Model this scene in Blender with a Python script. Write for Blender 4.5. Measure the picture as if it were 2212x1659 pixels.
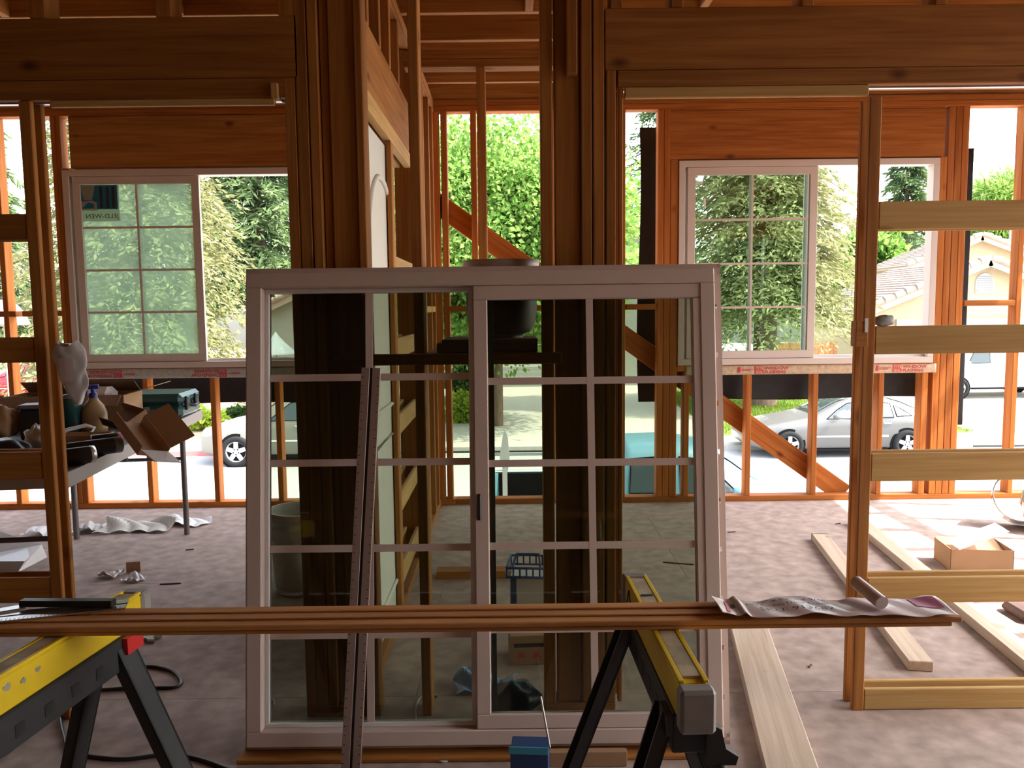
import bpy, bmesh, math, random
import numpy as np
from mathutils import Vector, Matrix, Euler

SC = bpy.context.scene
for o in list(bpy.data.objects):
    bpy.data.objects.remove(o)
COL = SC.collection
rnd = random.Random(11)
R = math.radians

# ------------------------------------------------------------------ camera
IW, IH, FPX = 2212.0, 1659.0, 1750.0
CAMZ = 1.36
PITCH, ROLL = R(5.4), R(0.65)
FWD = Vector((0, math.cos(PITCH), -math.sin(PITCH)))
_r0 = Vector((1, 0, 0)); _u0 = _r0.cross(FWD)
RT = _r0 * math.cos(ROLL) - _u0 * math.sin(ROLL)
UP = _u0 * math.cos(ROLL) + _r0 * math.sin(ROLL)
CPOS = Vector((0, 0, CAMZ))
cam_d = bpy.data.cameras.new('camera'); cam = bpy.data.objects.new('camera', cam_d); COL.objects.link(cam)
cam_d.sensor_width = 36.0; cam_d.lens = FPX / IW * 36.0; cam_d.clip_start = 0.02; cam_d.clip_end = 600
_m = Matrix((RT, UP, -FWD)).transposed().to_4x4(); _m.translation = CPOS
cam.matrix_world = _m
SC.camera = cam

# ------------------------------------------------------------------ light
SC.view_settings.view_transform = 'Standard'
SC.view_settings.look = 'None'
SC.view_settings.gamma = 1.0
SC.view_settings.use_curve_mapping = False
SC.view_settings.exposure = 1.25
world = bpy.data.worlds.new('world'); SC.world = world; world.use_nodes = True
_nt = world.node_tree; _nt.nodes.clear()
_o = _nt.nodes.new('ShaderNodeOutputWorld'); _b = _nt.nodes.new('ShaderNodeBackground')
_s = _nt.nodes.new('ShaderNodeTexSky'); _s.sky_type = 'NISHITA'; _s.sun_disc = False
SUN_EL, SUN_AZ = R(52), R(100)          # sun to the right of the house, a little behind the viewer
_s.sun_elevation = SUN_EL; _s.sun_rotation = SUN_AZ; _s.dust_density = 3.0; _s.air_density = 1.3; _s.ozone_density = 0.6
_b.inputs['Strength'].default_value = 0.55
_h = _nt.nodes.new('ShaderNodeHueSaturation'); _h.inputs['Saturation'].default_value = 0.45
_nt.links.new(_s.outputs['Color'], _h.inputs['Color']); _nt.links.new(_h.outputs['Color'], _b.inputs['Color']); _nt.links.new(_b.outputs['Background'], _o.inputs['Surface'])
sun_d = bpy.data.lights.new('sun', 'SUN'); sun_d.energy = 7.0; sun_d.angle = R(0.53); sun_d.color = (1.0, 0.94, 0.84)
sun = bpy.data.objects.new('sun', sun_d); COL.objects.link(sun)
SUN_TRAVEL = Vector((-0.60, 0.11, -0.78)).normalized()
sun.rotation_euler = SUN_TRAVEL.to_track_quat('-Z', 'Y').to_euler()
sun.location = (20, -5, 30)
SC.cycles.max_bounces = 10; SC.cycles.diffuse_bounces = 6; SC.cycles.transparent_max_bounces = 24

# ------------------------------------------------------------------ helpers
def W(x, y, Y):
    """point of the plane at distance Y that shows at photo pixel x, y"""
    d = FWD + RT * ((x - IW / 2) / FPX) - UP * ((y - IH / 2) / FPX)
    return CPOS + d * (Y / d.y)
def G(x, y, z=0.0):
    d = FWD + RT * ((x - IW / 2) / FPX) - UP * ((y - IH / 2) / FPX)
    return CPOS + d * ((z - CAMZ) / d.z)
def WX(x, y, X):
    d = FWD + RT * ((x - IW / 2) / FPX) - UP * ((y - IH / 2) / FPX)
    return CPOS + d * (X / d.x)

MAT = {}
def _node(nt, t, **kw):
    n = nt.nodes.new(t)
    for k, v in kw.items():
        setattr(n, k, v)
    return n
def mat(name, col, rough=0.6, metal=0.0, var=0.0, scale=8.0, bump=0.0, stretch=None, spec=0.5, trans=0.0, coat=0.0, objvar=0.0):
    """plain surface whose colour wanders a little with noise"""
    m = bpy.data.materials.new(name); m.use_nodes = True; nt = m.node_tree
    b = nt.nodes['Principled BSDF']
    b.inputs['Roughness'].default_value = rough; b.inputs['Metallic'].default_value = metal
    b.inputs['Specular IOR Level'].default_value = spec
    if coat: b.inputs['Coat Weight'].default_value = coat
    c4 = (*col, 1)
    b.inputs['Base Color'].default_value = c4
    if var or bump or objvar:
        tc = _node(nt, 'ShaderNodeTexCoord'); mp = _node(nt, 'ShaderNodeMapping')
        if stretch: mp.inputs['Scale'].default_value = stretch
        nt.links.new(tc.outputs['Object'], mp.inputs['Vector'])
        nz = _node(nt, 'ShaderNodeTexNoise'); nz.inputs['Scale'].default_value = scale; nz.inputs['Detail'].default_value = 5
        nt.links.new(mp.outputs['Vector'], nz.inputs['Vector'])
        if var or objvar:
            hsv = _node(nt, 'ShaderNodeHueSaturation'); hsv.inputs['Color'].default_value = c4
            mr = _node(nt, 'ShaderNodeMapRange')
            mr.inputs['From Min'].default_value = 0.25; mr.inputs['From Max'].default_value = 0.75
            mr.inputs['To Min'].default_value = 1 - var; mr.inputs['To Max'].default_value = 1 + var
            nt.links.new(nz.outputs['Fac'], mr.inputs['Value'])
            val = mr.outputs['Result']
            if objvar:
                oi = _node(nt, 'ShaderNodeObjectInfo'); m2 = _node(nt, 'ShaderNodeMapRange')
                m2.inputs['To Min'].default_value = 1 - objvar; m2.inputs['To Max'].default_value = 1 + objvar
                nt.links.new(oi.outputs['Random'], m2.inputs['Value'])
                mu = _node(nt, 'ShaderNodeMath', operation='MULTIPLY')
                nt.links.new(val, mu.inputs[0]); nt.links.new(m2.outputs['Result'], mu.inputs[1]); val = mu.outputs[0]
            nt.links.new(val, hsv.inputs['Value']); nt.links.new(hsv.outputs['Color'], b.inputs['Base Color'])
        if bump:
            bp = _node(nt, 'ShaderNodeBump'); bp.inputs['Strength'].default_value = bump; bp.inputs['Distance'].default_value = 0.01
            nt.links.new(nz.outputs['Fac'], bp.inputs['Height']); nt.links.new(bp.outputs['Normal'], b.inputs['Normal'])
    MAT[name] = m
    return m
def wood(name, light, dark, knots=True, var=0.16, rough=0.72):
    """sawn lumber: the grain runs along the piece's own X axis, every piece differs"""
    m = bpy.data.materials.new(name); m.use_nodes = True; nt = m.node_tree; L = nt.links
    b = nt.nodes['Principled BSDF']; b.inputs['Roughness'].default_value = rough; b.inputs['Specular IOR Level'].default_value = 0.25
    tc = _node(nt, 'ShaderNodeTexCoord'); oi = _node(nt, 'ShaderNodeObjectInfo')
    sc = _node(nt, 'ShaderNodeVectorMath', operation='SCALE'); sc.inputs['Scale'].default_value = 37.0
    cb = _node(nt, 'ShaderNodeCombineXYZ')
    for k in range(3): L.new(oi.outputs['Random'], cb.inputs[k])
    L.new(cb.outputs[0], sc.inputs[0])
    ad = _node(nt, 'ShaderNodeVectorMath', operation='ADD'); L.new(tc.outputs['Object'], ad.inputs[0]); L.new(sc.outputs[0], ad.inputs[1])
    mp = _node(nt, 'ShaderNodeMapping'); mp.inputs['Scale'].default_value = (0.6, 11.0, 11.0); L.new(ad.outputs[0], mp.inputs['Vector'])
    nz = _node(nt, 'ShaderNodeTexNoise'); nz.inputs['Scale'].default_value = 3.0; nz.inputs['Detail'].default_value = 6; nz.inputs['Distortion'].default_value = 0.6
    L.new(mp.outputs[0], nz.inputs['Vector'])
    wv = _node(nt, 'ShaderNodeMapping'); wv.inputs['Scale'].default_value = (1.2, 60, 60); L.new(ad.outputs[0], wv.inputs['Vector'])
    n2 = _node(nt, 'ShaderNodeTexNoise'); n2.inputs['Scale'].default_value = 2.0; n2.inputs['Detail'].default_value = 3; L.new(wv.outputs[0], n2.inputs['Vector'])
    mx0 = _node(nt, 'ShaderNodeMath', operation='ADD'); L.new(nz.outputs['Fac'], mx0.inputs[0])
    m5 = _node(nt, 'ShaderNodeMath', operation='MULTIPLY_ADD'); m5.inputs[1].default_value = 0.5; m5.inputs[2].default_value = -0.25
    L.new(n2.outputs['Fac'], m5.inputs[0]); L.new(m5.outputs[0], mx0.inputs[1])
    rp = _node(nt, 'ShaderNodeValToRGB'); rp.color_ramp.elements[0].position = 0.3; rp.color_ramp.elements[1].position = 0.7
    rp.color_ramp.elements[0].color = (*dark, 1); rp.color_ramp.elements[1].color = (*light, 1)
    L.new(mx0.outputs[0], rp.inputs['Fac'])
    col = rp.outputs['Color']
    if knots:
        km = _node(nt, 'ShaderNodeMapping'); km.inputs['Scale'].default_value = (2.2, 4.0, 4.0); L.new(ad.outputs[0], km.inputs['Vector'])
        vo = _node(nt, 'ShaderNodeTexVoronoi'); vo.inputs['Scale'].default_value = 1.25; L.new(km.outputs[0], vo.inputs['Vector'])
        kr = _node(nt, 'ShaderNodeValToRGB'); kr.color_ramp.elements[0].position = 0.03; kr.color_ramp.elements[1].position = 0.12
        kr.color_ramp.elements[0].color = (0, 0, 0, 1); kr.color_ramp.elements[1].color = (1, 1, 1, 1)
        L.new(vo.outputs['Distance'], kr.inputs['Fac'])
        mk = _node(nt, 'ShaderNodeMix', data_type='RGBA'); mk.inputs['A'].default_value = (dark[0] * .42, dark[1] * .34, dark[2] * .3, 1)
        L.new(kr.outputs['Color'], mk.inputs['Factor']); L.new(col, mk.inputs['B']); col = mk.outputs['Result']
    hs = _node(nt, 'ShaderNodeHueSaturation'); mr = _node(nt, 'ShaderNodeMapRange')
    mr.inputs['To Min'].default_value = 1 - var; mr.inputs['To Max'].default_value = 1 + var
    L.new(oi.outputs['Random'], mr.inputs['Value']); L.new(mr.outputs[0], hs.inputs['Value']); L.new(col, hs.inputs['Color'])
    L.new(hs.outputs['Color'], b.inputs['Base Color'])
    bp = _node(nt, 'ShaderNodeBump'); bp.inputs['Strength'].default_value = 0.15; bp.inputs['Distance'].default_value = 0.004
    L.new(n2.outputs['Fac'], bp.inputs['Height']); L.new(bp.outputs['Normal'], b.inputs['Normal'])
    MAT[name] = m
    return m
def glass(name, tint, gloss=0.08, haze=0.0, hazecol=(.7, .75, .7)):
    """flat pane: tinted see-through sheet with a mirror part that grows at grazing angles, and dust"""
    m = bpy.data.materials.new(name); m.use_nodes = True; nt = m.node_tree; L = nt.links; nt.nodes.clear()
    out = _node(nt, 'ShaderNodeOutputMaterial')
    tr = _node(nt, 'ShaderNodeBsdfTransparent'); tr.inputs['Color'].default_value = (*tint, 1)
    gl = _node(nt, 'ShaderNodeBsdfGlossy'); gl.inputs['Roughness'].default_value = 0.02
    fr = _node(nt, 'ShaderNodeFresnel'); fr.inputs['IOR'].default_value = 1.45
    ms = _node(nt, 'ShaderNodeMath', operation='MULTIPLY_ADD'); ms.inputs[1].default_value = 1.0; ms.inputs[2].default_value = gloss - 0.04
    ms.use_clamp = True
    L.new(fr.outputs[0], ms.inputs[0])
    mx = _node(nt, 'ShaderNodeMixShader'); L.new(ms.outputs[0], mx.inputs[0]); L.new(tr.outputs[0], mx.inputs[1]); L.new(gl.outputs[0], mx.inputs[2])
    sh = mx.outputs[0]
    if haze:
        df = _node(nt, 'ShaderNodeBsdfTranslucent'); df.inputs['Color'].default_value = (*hazecol, 1)
        tc = _node(nt, 'ShaderNodeTexCoord'); nz = _node(nt, 'ShaderNodeTexNoise'); nz.inputs['Scale'].default_value = 4.0; nz.inputs['Detail'].default_value = 4
        L.new(tc.outputs['Object'], nz.inputs['Vector'])
        mr = _node(nt, 'ShaderNodeMapRange'); mr.inputs['To Min'].default_value = haze * .6; mr.inputs['To Max'].default_value = haze * 1.4
        L.new(nz.outputs['Fac'], mr.inputs['Value'])
        m2 = _node(nt, 'ShaderNodeMixShader'); L.new(mr.outputs[0], m2.inputs[0]); L.new(sh, m2.inputs[1]); L.new(df.outputs[0], m2.inputs[2]); sh = m2.outputs[0]
    L.new(sh, out.inputs['Surface'])
    MAT[name] = m
    return m

ROOTM = {}
def tag(o, label=None, cat=None, group=None, kind=None):
    if label: o['label'] = label
    if cat: o['category'] = cat
    if group: o['group'] = group
    if kind: o['kind'] = kind
    return o
def empty(name, loc=(0, 0, 0), rz=0.0, label=None, cat=None, group=None, kind=None, rot=None):
    o = bpy.data.objects.new(name, None); COL.objects.link(o); o.empty_display_size = 0.1
    o.location = loc; o.rotation_euler = rot if rot else (0, 0, rz)
    return tag(o, label, cat, group, kind)
def rootm(o):
    return Matrix.LocRotScale(o.location, o.rotation_euler, o.scale)
class MB:
    """collects simple solids into one mesh"""
    def __init__(s): s.v = []; s.f = []; s.sm = []
    def add(s, vs, fs, smooth=False, M=None):
        n = len(s.v)
        s.v += [tuple(M @ Vector(v)) if M else tuple(v) for v in vs]
        for f in fs: s.f.append(tuple(i + n for i in f)); s.sm.append(smooth)
        return s
    def box(s, x0, x1, y0, y1, z0, z1, M=None, c=0.0):
        if c <= 0:
            vs = [(x, y, z) for x in (x0, x1) for y in (y0, y1) for z in (z0, z1)]
            return s.add(vs, [(0, 1, 3, 2), (4, 6, 7, 5), (0, 4, 5, 1), (2, 3, 7, 6), (0, 2, 6, 4), (1, 5, 7, 3)], M=M)
        # chamfered along every edge: three loops of corners
        vs = []; idx = {}
        for i, x in enumerate((x0, x1)):
            for j, y in enumerate((y0, y1)):
                for k, z in enumerate((z0, z1)):
                    sx, sy, sz = (1, -1)[i] * c, (1, -1)[j] * c, (1, -1)[k] * c
                    idx[i, j, k] = len(vs)
                    vs += [(x, y + sy, z + sz), (x + sx, y, z + sz), (x + sx, y + sy, z)]
        fs = []
        g = lambda i, j, k, a: idx[i, j, k] + a
        for i in (0, 1):
            q = [g(i, 0, 0, 0), g(i, 0, 1, 0), g(i, 1, 1, 0), g(i, 1, 0, 0)]; fs.append(q if i == 0 else q[::-1])
            q = [g(0, i, 0, 1), g(1, i, 0, 1), g(1, i, 1, 1), g(0, i, 1, 1)]; fs.append(q if i == 0 else q[::-1])
            q = [g(0, 0, i, 2), g(0, 1, i, 2), g(1, 1, i, 2), g(1, 0, i, 2)]; fs.append(q if i == 0 else q[::-1])
        for a in (0, 1):
            for b_ in (0, 1):
                fs.append([g(0, a, b_, 1), g(1, a, b_, 1), g(1, a, b_, 2), g(0, a, b_, 2)])
                fs.append([g(a, 0, b_, 0), g(a, 1, b_, 0), g(a, 1, b_, 2), g(a, 0, b_, 2)])
                fs.append([g(a, b_, 0, 0), g(a, b_, 1, 0), g(a, b_, 1, 1), g(a, b_, 0, 1)])
                for d in (0, 1): fs.append([g(a, b_, d, 0), g(a, b_, d, 1), g(a, b_, d, 2)])
        return s.add(vs, fs, M=M)
    def prism(s, pts, t0, t1, axis='y', M=None):
        """outline pts (2-D) extruded along axis from t0 to t1"""
        def mk(p, t):
            a, b = p
            return {'y': (a, t, b), 'x': (t, a, b), 'z': (a, b, t)}[axis]
        n = len(pts)
        vs = [mk(p, t0) for p in pts] + [mk(p, t1) for p in pts]
        fs = [tuple(range(n)), tuple(range(2 * n - 1, n - 1, -1))]
        fs += [(i, (i + 1) % n, n + (i + 1) % n, n + i) for i in range(n)]
        return s.add(vs, fs, M=M)
    def tube(s, pts, r, n=8, caps=True, M=None):
        pts = [Vector(p) for p in pts]; rs = r if isinstance(r, (list, tuple)) else [r] * len(pts)
        vs = []; fs = []; prev = None
        for i, p in enumerate(pts):
            d = (pts[min(i + 1, len(pts) - 1)] - pts[max(i - 1, 0)]).normalized()
            if prev is None:
                a = d.cross(Vector((0, 0, 1)))
                if a.length < 1e-3: a = d.cross(Vector((1, 0, 0)))
            else:
                a = prev - d * prev.dot(d)
            a.normalize(); prev = a; b = d.cross(a)
            for k in range(n):
                t = 2 * math.pi * k / n
                vs.append(p + (a * math.cos(t) + b * math.sin(t)) * rs[i])
        for i in range(len(pts) - 1):
            for k in range(n):
                fs.append((i * n + k, i * n + (k + 1) % n, (i + 1) * n + (k + 1) % n, (i + 1) * n + k))
        s.add(vs, fs, True, M)
        if caps:
            m = len(pts) - 1
            s.add([vs[k] for k in range(n)][::-1], [tuple(range(n))], False, M)
            s.add([vs[m * n + k] for k in range(n)], [tuple(range(n))], False, M)
        return s
    def lathe(s, prof, n=24, M=None, smooth=True):
        """profile of (radius, z) turned about Z"""
        vs = []; fs = []
        for (r, z) in prof:
            for k in range(n):
                t = 2 * math.pi * k / n; vs.append((r * math.cos(t), r * math.sin(t), z))
        for i in range(len(prof) - 1):
            for k in range(n):
                fs.append((i * n + k, i * n + (k + 1) % n, (i + 1) * n + (k + 1) % n, (i + 1) * n + k))
        return s.add(vs, fs, smooth, M)
    def grid(s, fn, nu, nv, M=None, smooth=True):
        vs = [fn(i / nu, j / nv) for i in range(nu + 1) for j in range(nv + 1)]
        fs = [(i * (nv + 1) + j, (i + 1) * (nv + 1) + j, (i + 1) * (nv + 1) + j + 1, i * (nv + 1) + j + 1) for i in range(nu) for j in range(nv)]
        return s.add(vs, fs, smooth, M)
    def mesh(s, name):
        me = bpy.data.meshes.new(name); me.from_pydata(s.v, [], s.f)
        me.polygons.foreach_set('use_smooth', s.sm); me.update()
        return me
    def build(s, name, m, parent=None, loc=(0, 0, 0), rot=(0, 0, 0), thick=0.0):
        me = s.mesh(name); me.materials.append(MAT[m] if isinstance(m, str) else m)
        o = bpy.data.objects.new(name, me); COL.objects.link(o); o.location = loc; o.rotation_euler = rot
        if parent: o.parent = parent
        if thick:
            md = o.modifiers.new('thickness', 'SOLIDIFY'); md.thickness = thick; md.offset = 0
        return o
_lum = {}
def lumber(name, parent, x0, x1, y0, y1, z0, z1, m='fir', c=0.003, turn=None):
    """one stick of lumber, given by its world box; its own X axis runs along its length"""
    if x1 < x0: x0, x1 = x1, x0
    if y1 < y0: y0, y1 = y1, y0
    if z1 < z0: z0, z1 = z1, z0
    d = (x1 - x0, y1 - y0, z1 - z0); ax = d.index(max(d))
    rot = {0: (0, 0, 0), 1: (0, 0, math.pi / 2), 2: (0, -math.pi / 2, 0)}[ax]
    dim = {0: d, 1: (d[1], d[0], d[2]), 2: (d[2], d[1], d[0])}[ax]
    return stick(name, parent, Vector(((x0 + x1) / 2, (y0 + y1) / 2, (z0 + z1) / 2)), dim, rot, m, c)
def stick(name, parent, ctr, dim, rot, m='fir', c=0.003):
    key = (tuple(round(q, 4) for q in dim), m, c)
    if key not in _lum:
        me = MB().box(-dim[0] / 2, dim[0] / 2, -dim[1] / 2, dim[1] / 2, -dim[2] / 2, dim[2] / 2, c=min(c, min(dim) * .3)).mesh(name)
        me.materials.append(MAT[m]); _lum[key] = me
    o = bpy.data.objects.new(name, _lum[key]); COL.objects.link(o)
    M = Matrix.LocRotScale(ctr, rot if not isinstance(rot, tuple) else Euler(rot), None)
    if parent:
        o.parent = parent; M = rootm(parent).inverted() @ M
    o.matrix_basis = M
    return o
def span(name, parent, p0, p1, w, h, m='fir', c=0.003, up=(0, 0, 1)):
    """stick from p0 to p1; w across, h along 'up'"""
    p0 = Vector(p0); p1 = Vector(p1); d = (p1 - p0).normalized(); u = Vector(up); s = u.cross(d).normalized(); u = d.cross(s)
    q = Matrix((d, s, u)).transposed().to_quaternion()
    return stick(name, parent, (p0 + p1) / 2, ((p1 - p0).length, w, h), q, m, c)
def text(body, name, m, parent, M, size, depth=0.0, align='LEFT', bold=0.0, sx=1.0):
    cu = bpy.data.curves.new(name, 'FONT'); cu.body = body; cu.size = size; cu.align_x = align; cu.offset = bold; cu.resolution_u = 2
    t = bpy.data.objects.new(name, cu); COL.objects.link(t)
    dg = bpy.context.evaluated_depsgraph_get(); me = bpy.data.meshes.new_from_object(t.evaluated_get(dg))
    bpy.data.objects.remove(t)
    me.materials.append(MAT[m]); me.transform(Matrix.Diagonal((sx, 1, 1, 1)))
    o = bpy.data.objects.new(name, me); COL.objects.link(o)
    if parent:
        o.parent = parent
    o.matrix_basis = M
    return o
def copy_tree(o, parent=None):
    c = o.copy(); COL.objects.link(c)
    if parent: c.parent = parent
    for ch in o.children: copy_tree(ch, c)
    return c

# ------------------------------------------------------------------ materials of the place
wood('fir', (0.43, 0.185, 0.046), (0.28, 0.10, 0.020))
wood('fir_red', (0.48, 0.165, 0.032), (0.31, 0.085, 0.013))
wood('pine_pale', (0.56, 0.36, 0.14), (0.44, 0.25, 0.08))
wood('pine_grey', (0.58, 0.47, 0.36), (0.44, 0.33, 0.24))
wood('jamb_wood', (0.58, 0.28, 0.11), (0.40, 0.17, 0.055), knots=False)
wood('cedar', (0.42, 0.20, 0.08), (0.28, 0.12, 0.05))
mat('plywood', (0.37, 0.285, 0.25), 0.85, var=0.28, scale=14, bump=0.1, spec=0.15, objvar=0.03)
mat('deck_ply', (0.26, 0.17, 0.08), 0.8, var=0.2, scale=6)
mat('sheathing', (0.30, 0.20, 0.10), 0.9, var=0.25, scale=12)
mat('vinyl', (0.62, 0.52, 0.47), 0.45, var=0.03, scale=3)
mat('vinyl_white', (0.75, 0.72, 0.70), 0.45)
mat('black_paper', (0.012, 0.012, 0.014), 0.75, var=0.3, scale=20, bump=0.3)
mat('tape', (0.52, 0.38, 0.25), 0.3, var=0.2, scale=40, bump=0.4, coat=0.3)
mat('tape_grey', (0.42, 0.40, 0.36), 0.3, var=0.2, scale=40, bump=0.4, coat=0.3)
mat('print_red', (0.55, 0.02, 0.03), 0.5)
mat('print_black', (0.02, 0.02, 0.025), 0.6)
mat('print_blue', (0.03, 0.20, 0.42), 0.5)
mat('aluminium', (0.62, 0.62, 0.62), 0.35, metal=1.0)
mat('door_white', (0.68, 0.66, 0.60), 0.5)
glass('pane_clear', (0.86, 0.93, 0.88), 0.06)
glass('pane_lean', (0.55, 0.59, 0.52), 0.045)
glass('pane_dusty', (0.74, 0.82, 0.74), 0.06, haze=0.26, hazecol=(0.80, 0.84, 0.72))
# ------------------------------------------------------------------ the shell of the house
YF, YN, SD = 5.53, 2.60, 0.089        # far wall, near wall (faces to the viewer), stud depth
ZT = 2.66                              # underside of the far wall's top plates

floor = MB().box(-5.6, 4.6, -3.6, YF + SD, -0.30, -0.019).build('floor', 'sheathing'); tag(floor, kind='structure')
for i in range(-3, 3):
    for j in range(-2, 5):
        x0 = -0.35 + i * 2.44 + (1.22 if j % 2 else 0); y0 = 0.30 + j * 1.22
        a, b = max(x0, -5.6), min(x0 + 2.4388, 4.6); c, d = max(y0, -3.6), min(y0 + 1.2188, YF + SD)
        if b - a > .1 and d - c > .1:
            lumber('subfloor_panel', floor, a, b, c, d, -0.019, 0.0, 'plywood', 0.0006)
# closed sides of the house, out of view
for nm, bx in (('wall_left', (-5.62, -5.5, -3.6, YF + SD, 0, 3.0)), ('wall_rear', (-5.5, 4.5, -3.62, -3.5, 0, 3.0))):
    tag(MB().box(*bx).build(nm, 'sheathing'), kind='structure')
# open stud wall on the right, through which the sun comes in
XR = 4.5
wr_ = empty('wall_right', (XR, 1.0, 0), kind='structure')
lumber('bottom_plate', wr_, XR, XR + SD, -3.5, YF - .002, 0, .038)
lumber('top_plate', wr_, XR, XR + SD, -3.5, YF - .002, 2.66, 2.698); lumber('top_plate', wr_, XR, XR + SD, -3.5, YF - .002, 2.6985, 2.7365)
for k in range(22):
    y = -3.45 + k * .405
    if y < YF - .1: lumber('stud', wr_, XR, XR + SD, y, y + .038, .038, 2.66)

lumber('light_block_sheet', wr_, XR + SD + .0005, XR + SD + .012, -3.6, 0.35, 0, 2.98, 'cedar', 0)  # unseen sheet added to hold back light from behind the viewer
# ---- ceiling: joists with a deck above
ZJ = 2.745
ceil = MB().prism([(-5.62, -3.62), (XR + SD + .02, -3.62), (XR + SD + .02, 1.2), (4.12, 1.6), (4.28, 3.2), (4.56, 5.3), (XR + SD, YF + .45), (-5.62, YF + .45)], 2.985, 3.01, 'z').build('ceiling', 'deck_ply'); tag(ceil, kind='structure')  # deck's right edge is slanted to shape the border of the floor sunlight
for k in range(-15, 5):
    y = 3.96 + 0.395 * k
    lumber('joist', ceil, -5.5, XR + SD, y, y + .038, ZJ, 2.985)
lumber('rim_joist', ceil, -5.5, XR + SD, YF + .045, YF + .083, ZJ + .03, 2.985)
for k in range(6):       # blocking seen above the near beams
    x = -3.2 + k * .82
    lumber('blocking', ceil, x, x + .038, 3.60, 3.96, ZJ, 2.985)

# ---- far wall
wf = empty('wall_far', (0, YF, 0), kind='structure')
def fx(x, y): return W(x, y, YF).x
def fz(x, y): return W(x, y, YF).z
lumber('bottom_plate', wf, -5.5, -0.40, YF, YF + SD, 0, .038, 'fir_red'); lumber('bottom_plate', wf, -0.40, 4.5, YF, YF + SD, 0, .038, 'fir_red')
lumber('top_plate', wf, -5.5, 0.7, YF, YF + SD, ZT, ZT + .038, 'fir_red'); lumber('top_plate', wf, 0.7, 4.5, YF, YF + SD, ZT, ZT + .038, 'fir_red')
lumber('top_plate', wf, -5.5, 4.5, YF, YF + SD, ZT + .039, ZT + .077, 'fir_red')
def fstud(xa, xb, y, z0=.038, z1=ZT, m='fir_red', name='stud'):
    a = fx(xa, y)
    b = fx(xb, y) if xb else a + .038
    return lumber(name, wf, a + .0008, b - .0008, YF, YF + SD, z0, z1, m)
# header bottoms, window sills
HB1 = fz(380, 361); HB2 = fz(1740, 341); HT1 = fz(380, 249); HT2 = fz(1740, 236)
SL1 = fz(380, 795); SL2 = fz(1740, 787)
for a, b, y in ((33, None, 1050), (-80, None, 1050), (-190, None, 1050)): fstud(a, b, y)
fstud(157, 167, 1060); fstud(167, 178, 1060, z1=ZT); fstud(178, 190, 1060, z1=HB1)
w1r = 1.0
fstud(688, 701, 600, z1=HB1); fstud(701, 714, 600); fstud(714, 727, 600)
lumber('header', wf, fx(167, 700) + .02, fx(701, 600) - .001, YF, YF + SD, HB1, HT1, 'fir')
for a in (318, 462, 600): fstud(a, None, 1030, z1=SL1 - .04, name='cripple')
lumber('rough_sill', wf, fx(190, 1060), fx(688, 600), YF, YF + SD, SL1 - .04, SL1, 'fir_red')
for a in (952, 1016): fstud(a, a + 13.5, 330)
fstud(935, 948, 330)
fstud(1185, 1198, 600)
# right-hand window framing
fstud(1420, 1433, 600); fstud(1433, 1447, 600); fstud(1447, 1464, 600, z1=HB2)
fstud(2022.5, 2037.5, 600, z1=HB2); fstud(2037.5, 2052, 600); fstud(2052, 2067, 600); fstud(2067, 2082, 600)
lumber('header', wf, fx(1447, 300) + .001, fx(2042, 300) - .001, YF, YF + SD, HB2, HT2, 'fir_red')
lumber('packer', wf, fx(1447, 300) + .001, fx(2042, 300) - .001, YF, YF + SD, HT2 + .002, ZT - .001, 'fir_red')
lumber('packer', wf, fx(167, 700) + .02, fx(701, 600) - .001, YF, YF + SD, HT1 + .002, ZT - .001, 'fir')
for a, y in ((1610, 960), (1752, 1000), (1896, 900)): fstud(a, None, y, z1=SL2 - .04, name='cripple')
fstud(1988, 2002, 900, z1=SL2 - .04, name='cripple')
fstud(1476, 1489, 850, z1=SL2 - .04, name='cripple')
lumber('rough_sill', wf, fx(1464, 600), fx(2022.5, 600), YF, YF + SD, SL2 - .04, SL2, 'fir_red')
fstud(2197, None, 600); fstud(2330, None, 600)
# fire blocks at mid height
for a, b in ((45, 157), (965, 1016), (1031, 1185), (1352, 1420), (2082, 2197), (-68, 33)):
    lumber('fire_block', wf, fx(a, 660) + .003, fx(b, 660) - .003, YF + .002, YF + SD - .002, 1.335, 1.373, 'fir_red')
fstud(1338, 1351, 600)
# let-in diagonal brace behind the studs
_a = W(900, 408, YF + SD + .02); _b = W(1822, 1082, YF + SD + .02)
span('diagonal_brace', wf, (_a.x, YF + SD + .0205, _a.z), (_b.x, YF + SD + .0205, max(_b.z, 0.02)), 0.038, 0.14, 'fir_red', up=(0, 0, 1))

# ---- windows in the far wall
def muntins(parent, x0, x1, z0, z1, y, nx, nz, w=.018, m='vinyl', t=.012):
    for i in range(1, nx):
        x = x0 + (x1 - x0) * i / nx; MB().box(x - w / 2, x + w / 2, y - t / 2, y + t / 2, z0, z1).build('muntin', m, parent)
    for k in range(1, nz):
        z = z0 + (z1 - z0) * k / nz; MB().box(x0, x1, y - t / 2 + .0005, y + t / 2 - .0005, z - w / 2, z + w / 2).build('muntin', m, parent)
def frame(mb, x0, x1, y0, y1, z0, z1, w, wb=None, c=.002):
    wb = wb or w
    mb.box(x0, x1, y0, y1, z1 - w, z1, c=c); mb.box(x0, x1, y0, y1, z0, z0 + wb, c=c)
    mb.box(x0, x0 + w, y0, y1, z0 + wb, z1 - w, c=c); mb.box(x1 - w, x1, y0, y1, z0 + wb, z1 - w, c=c)
    return mb
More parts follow.
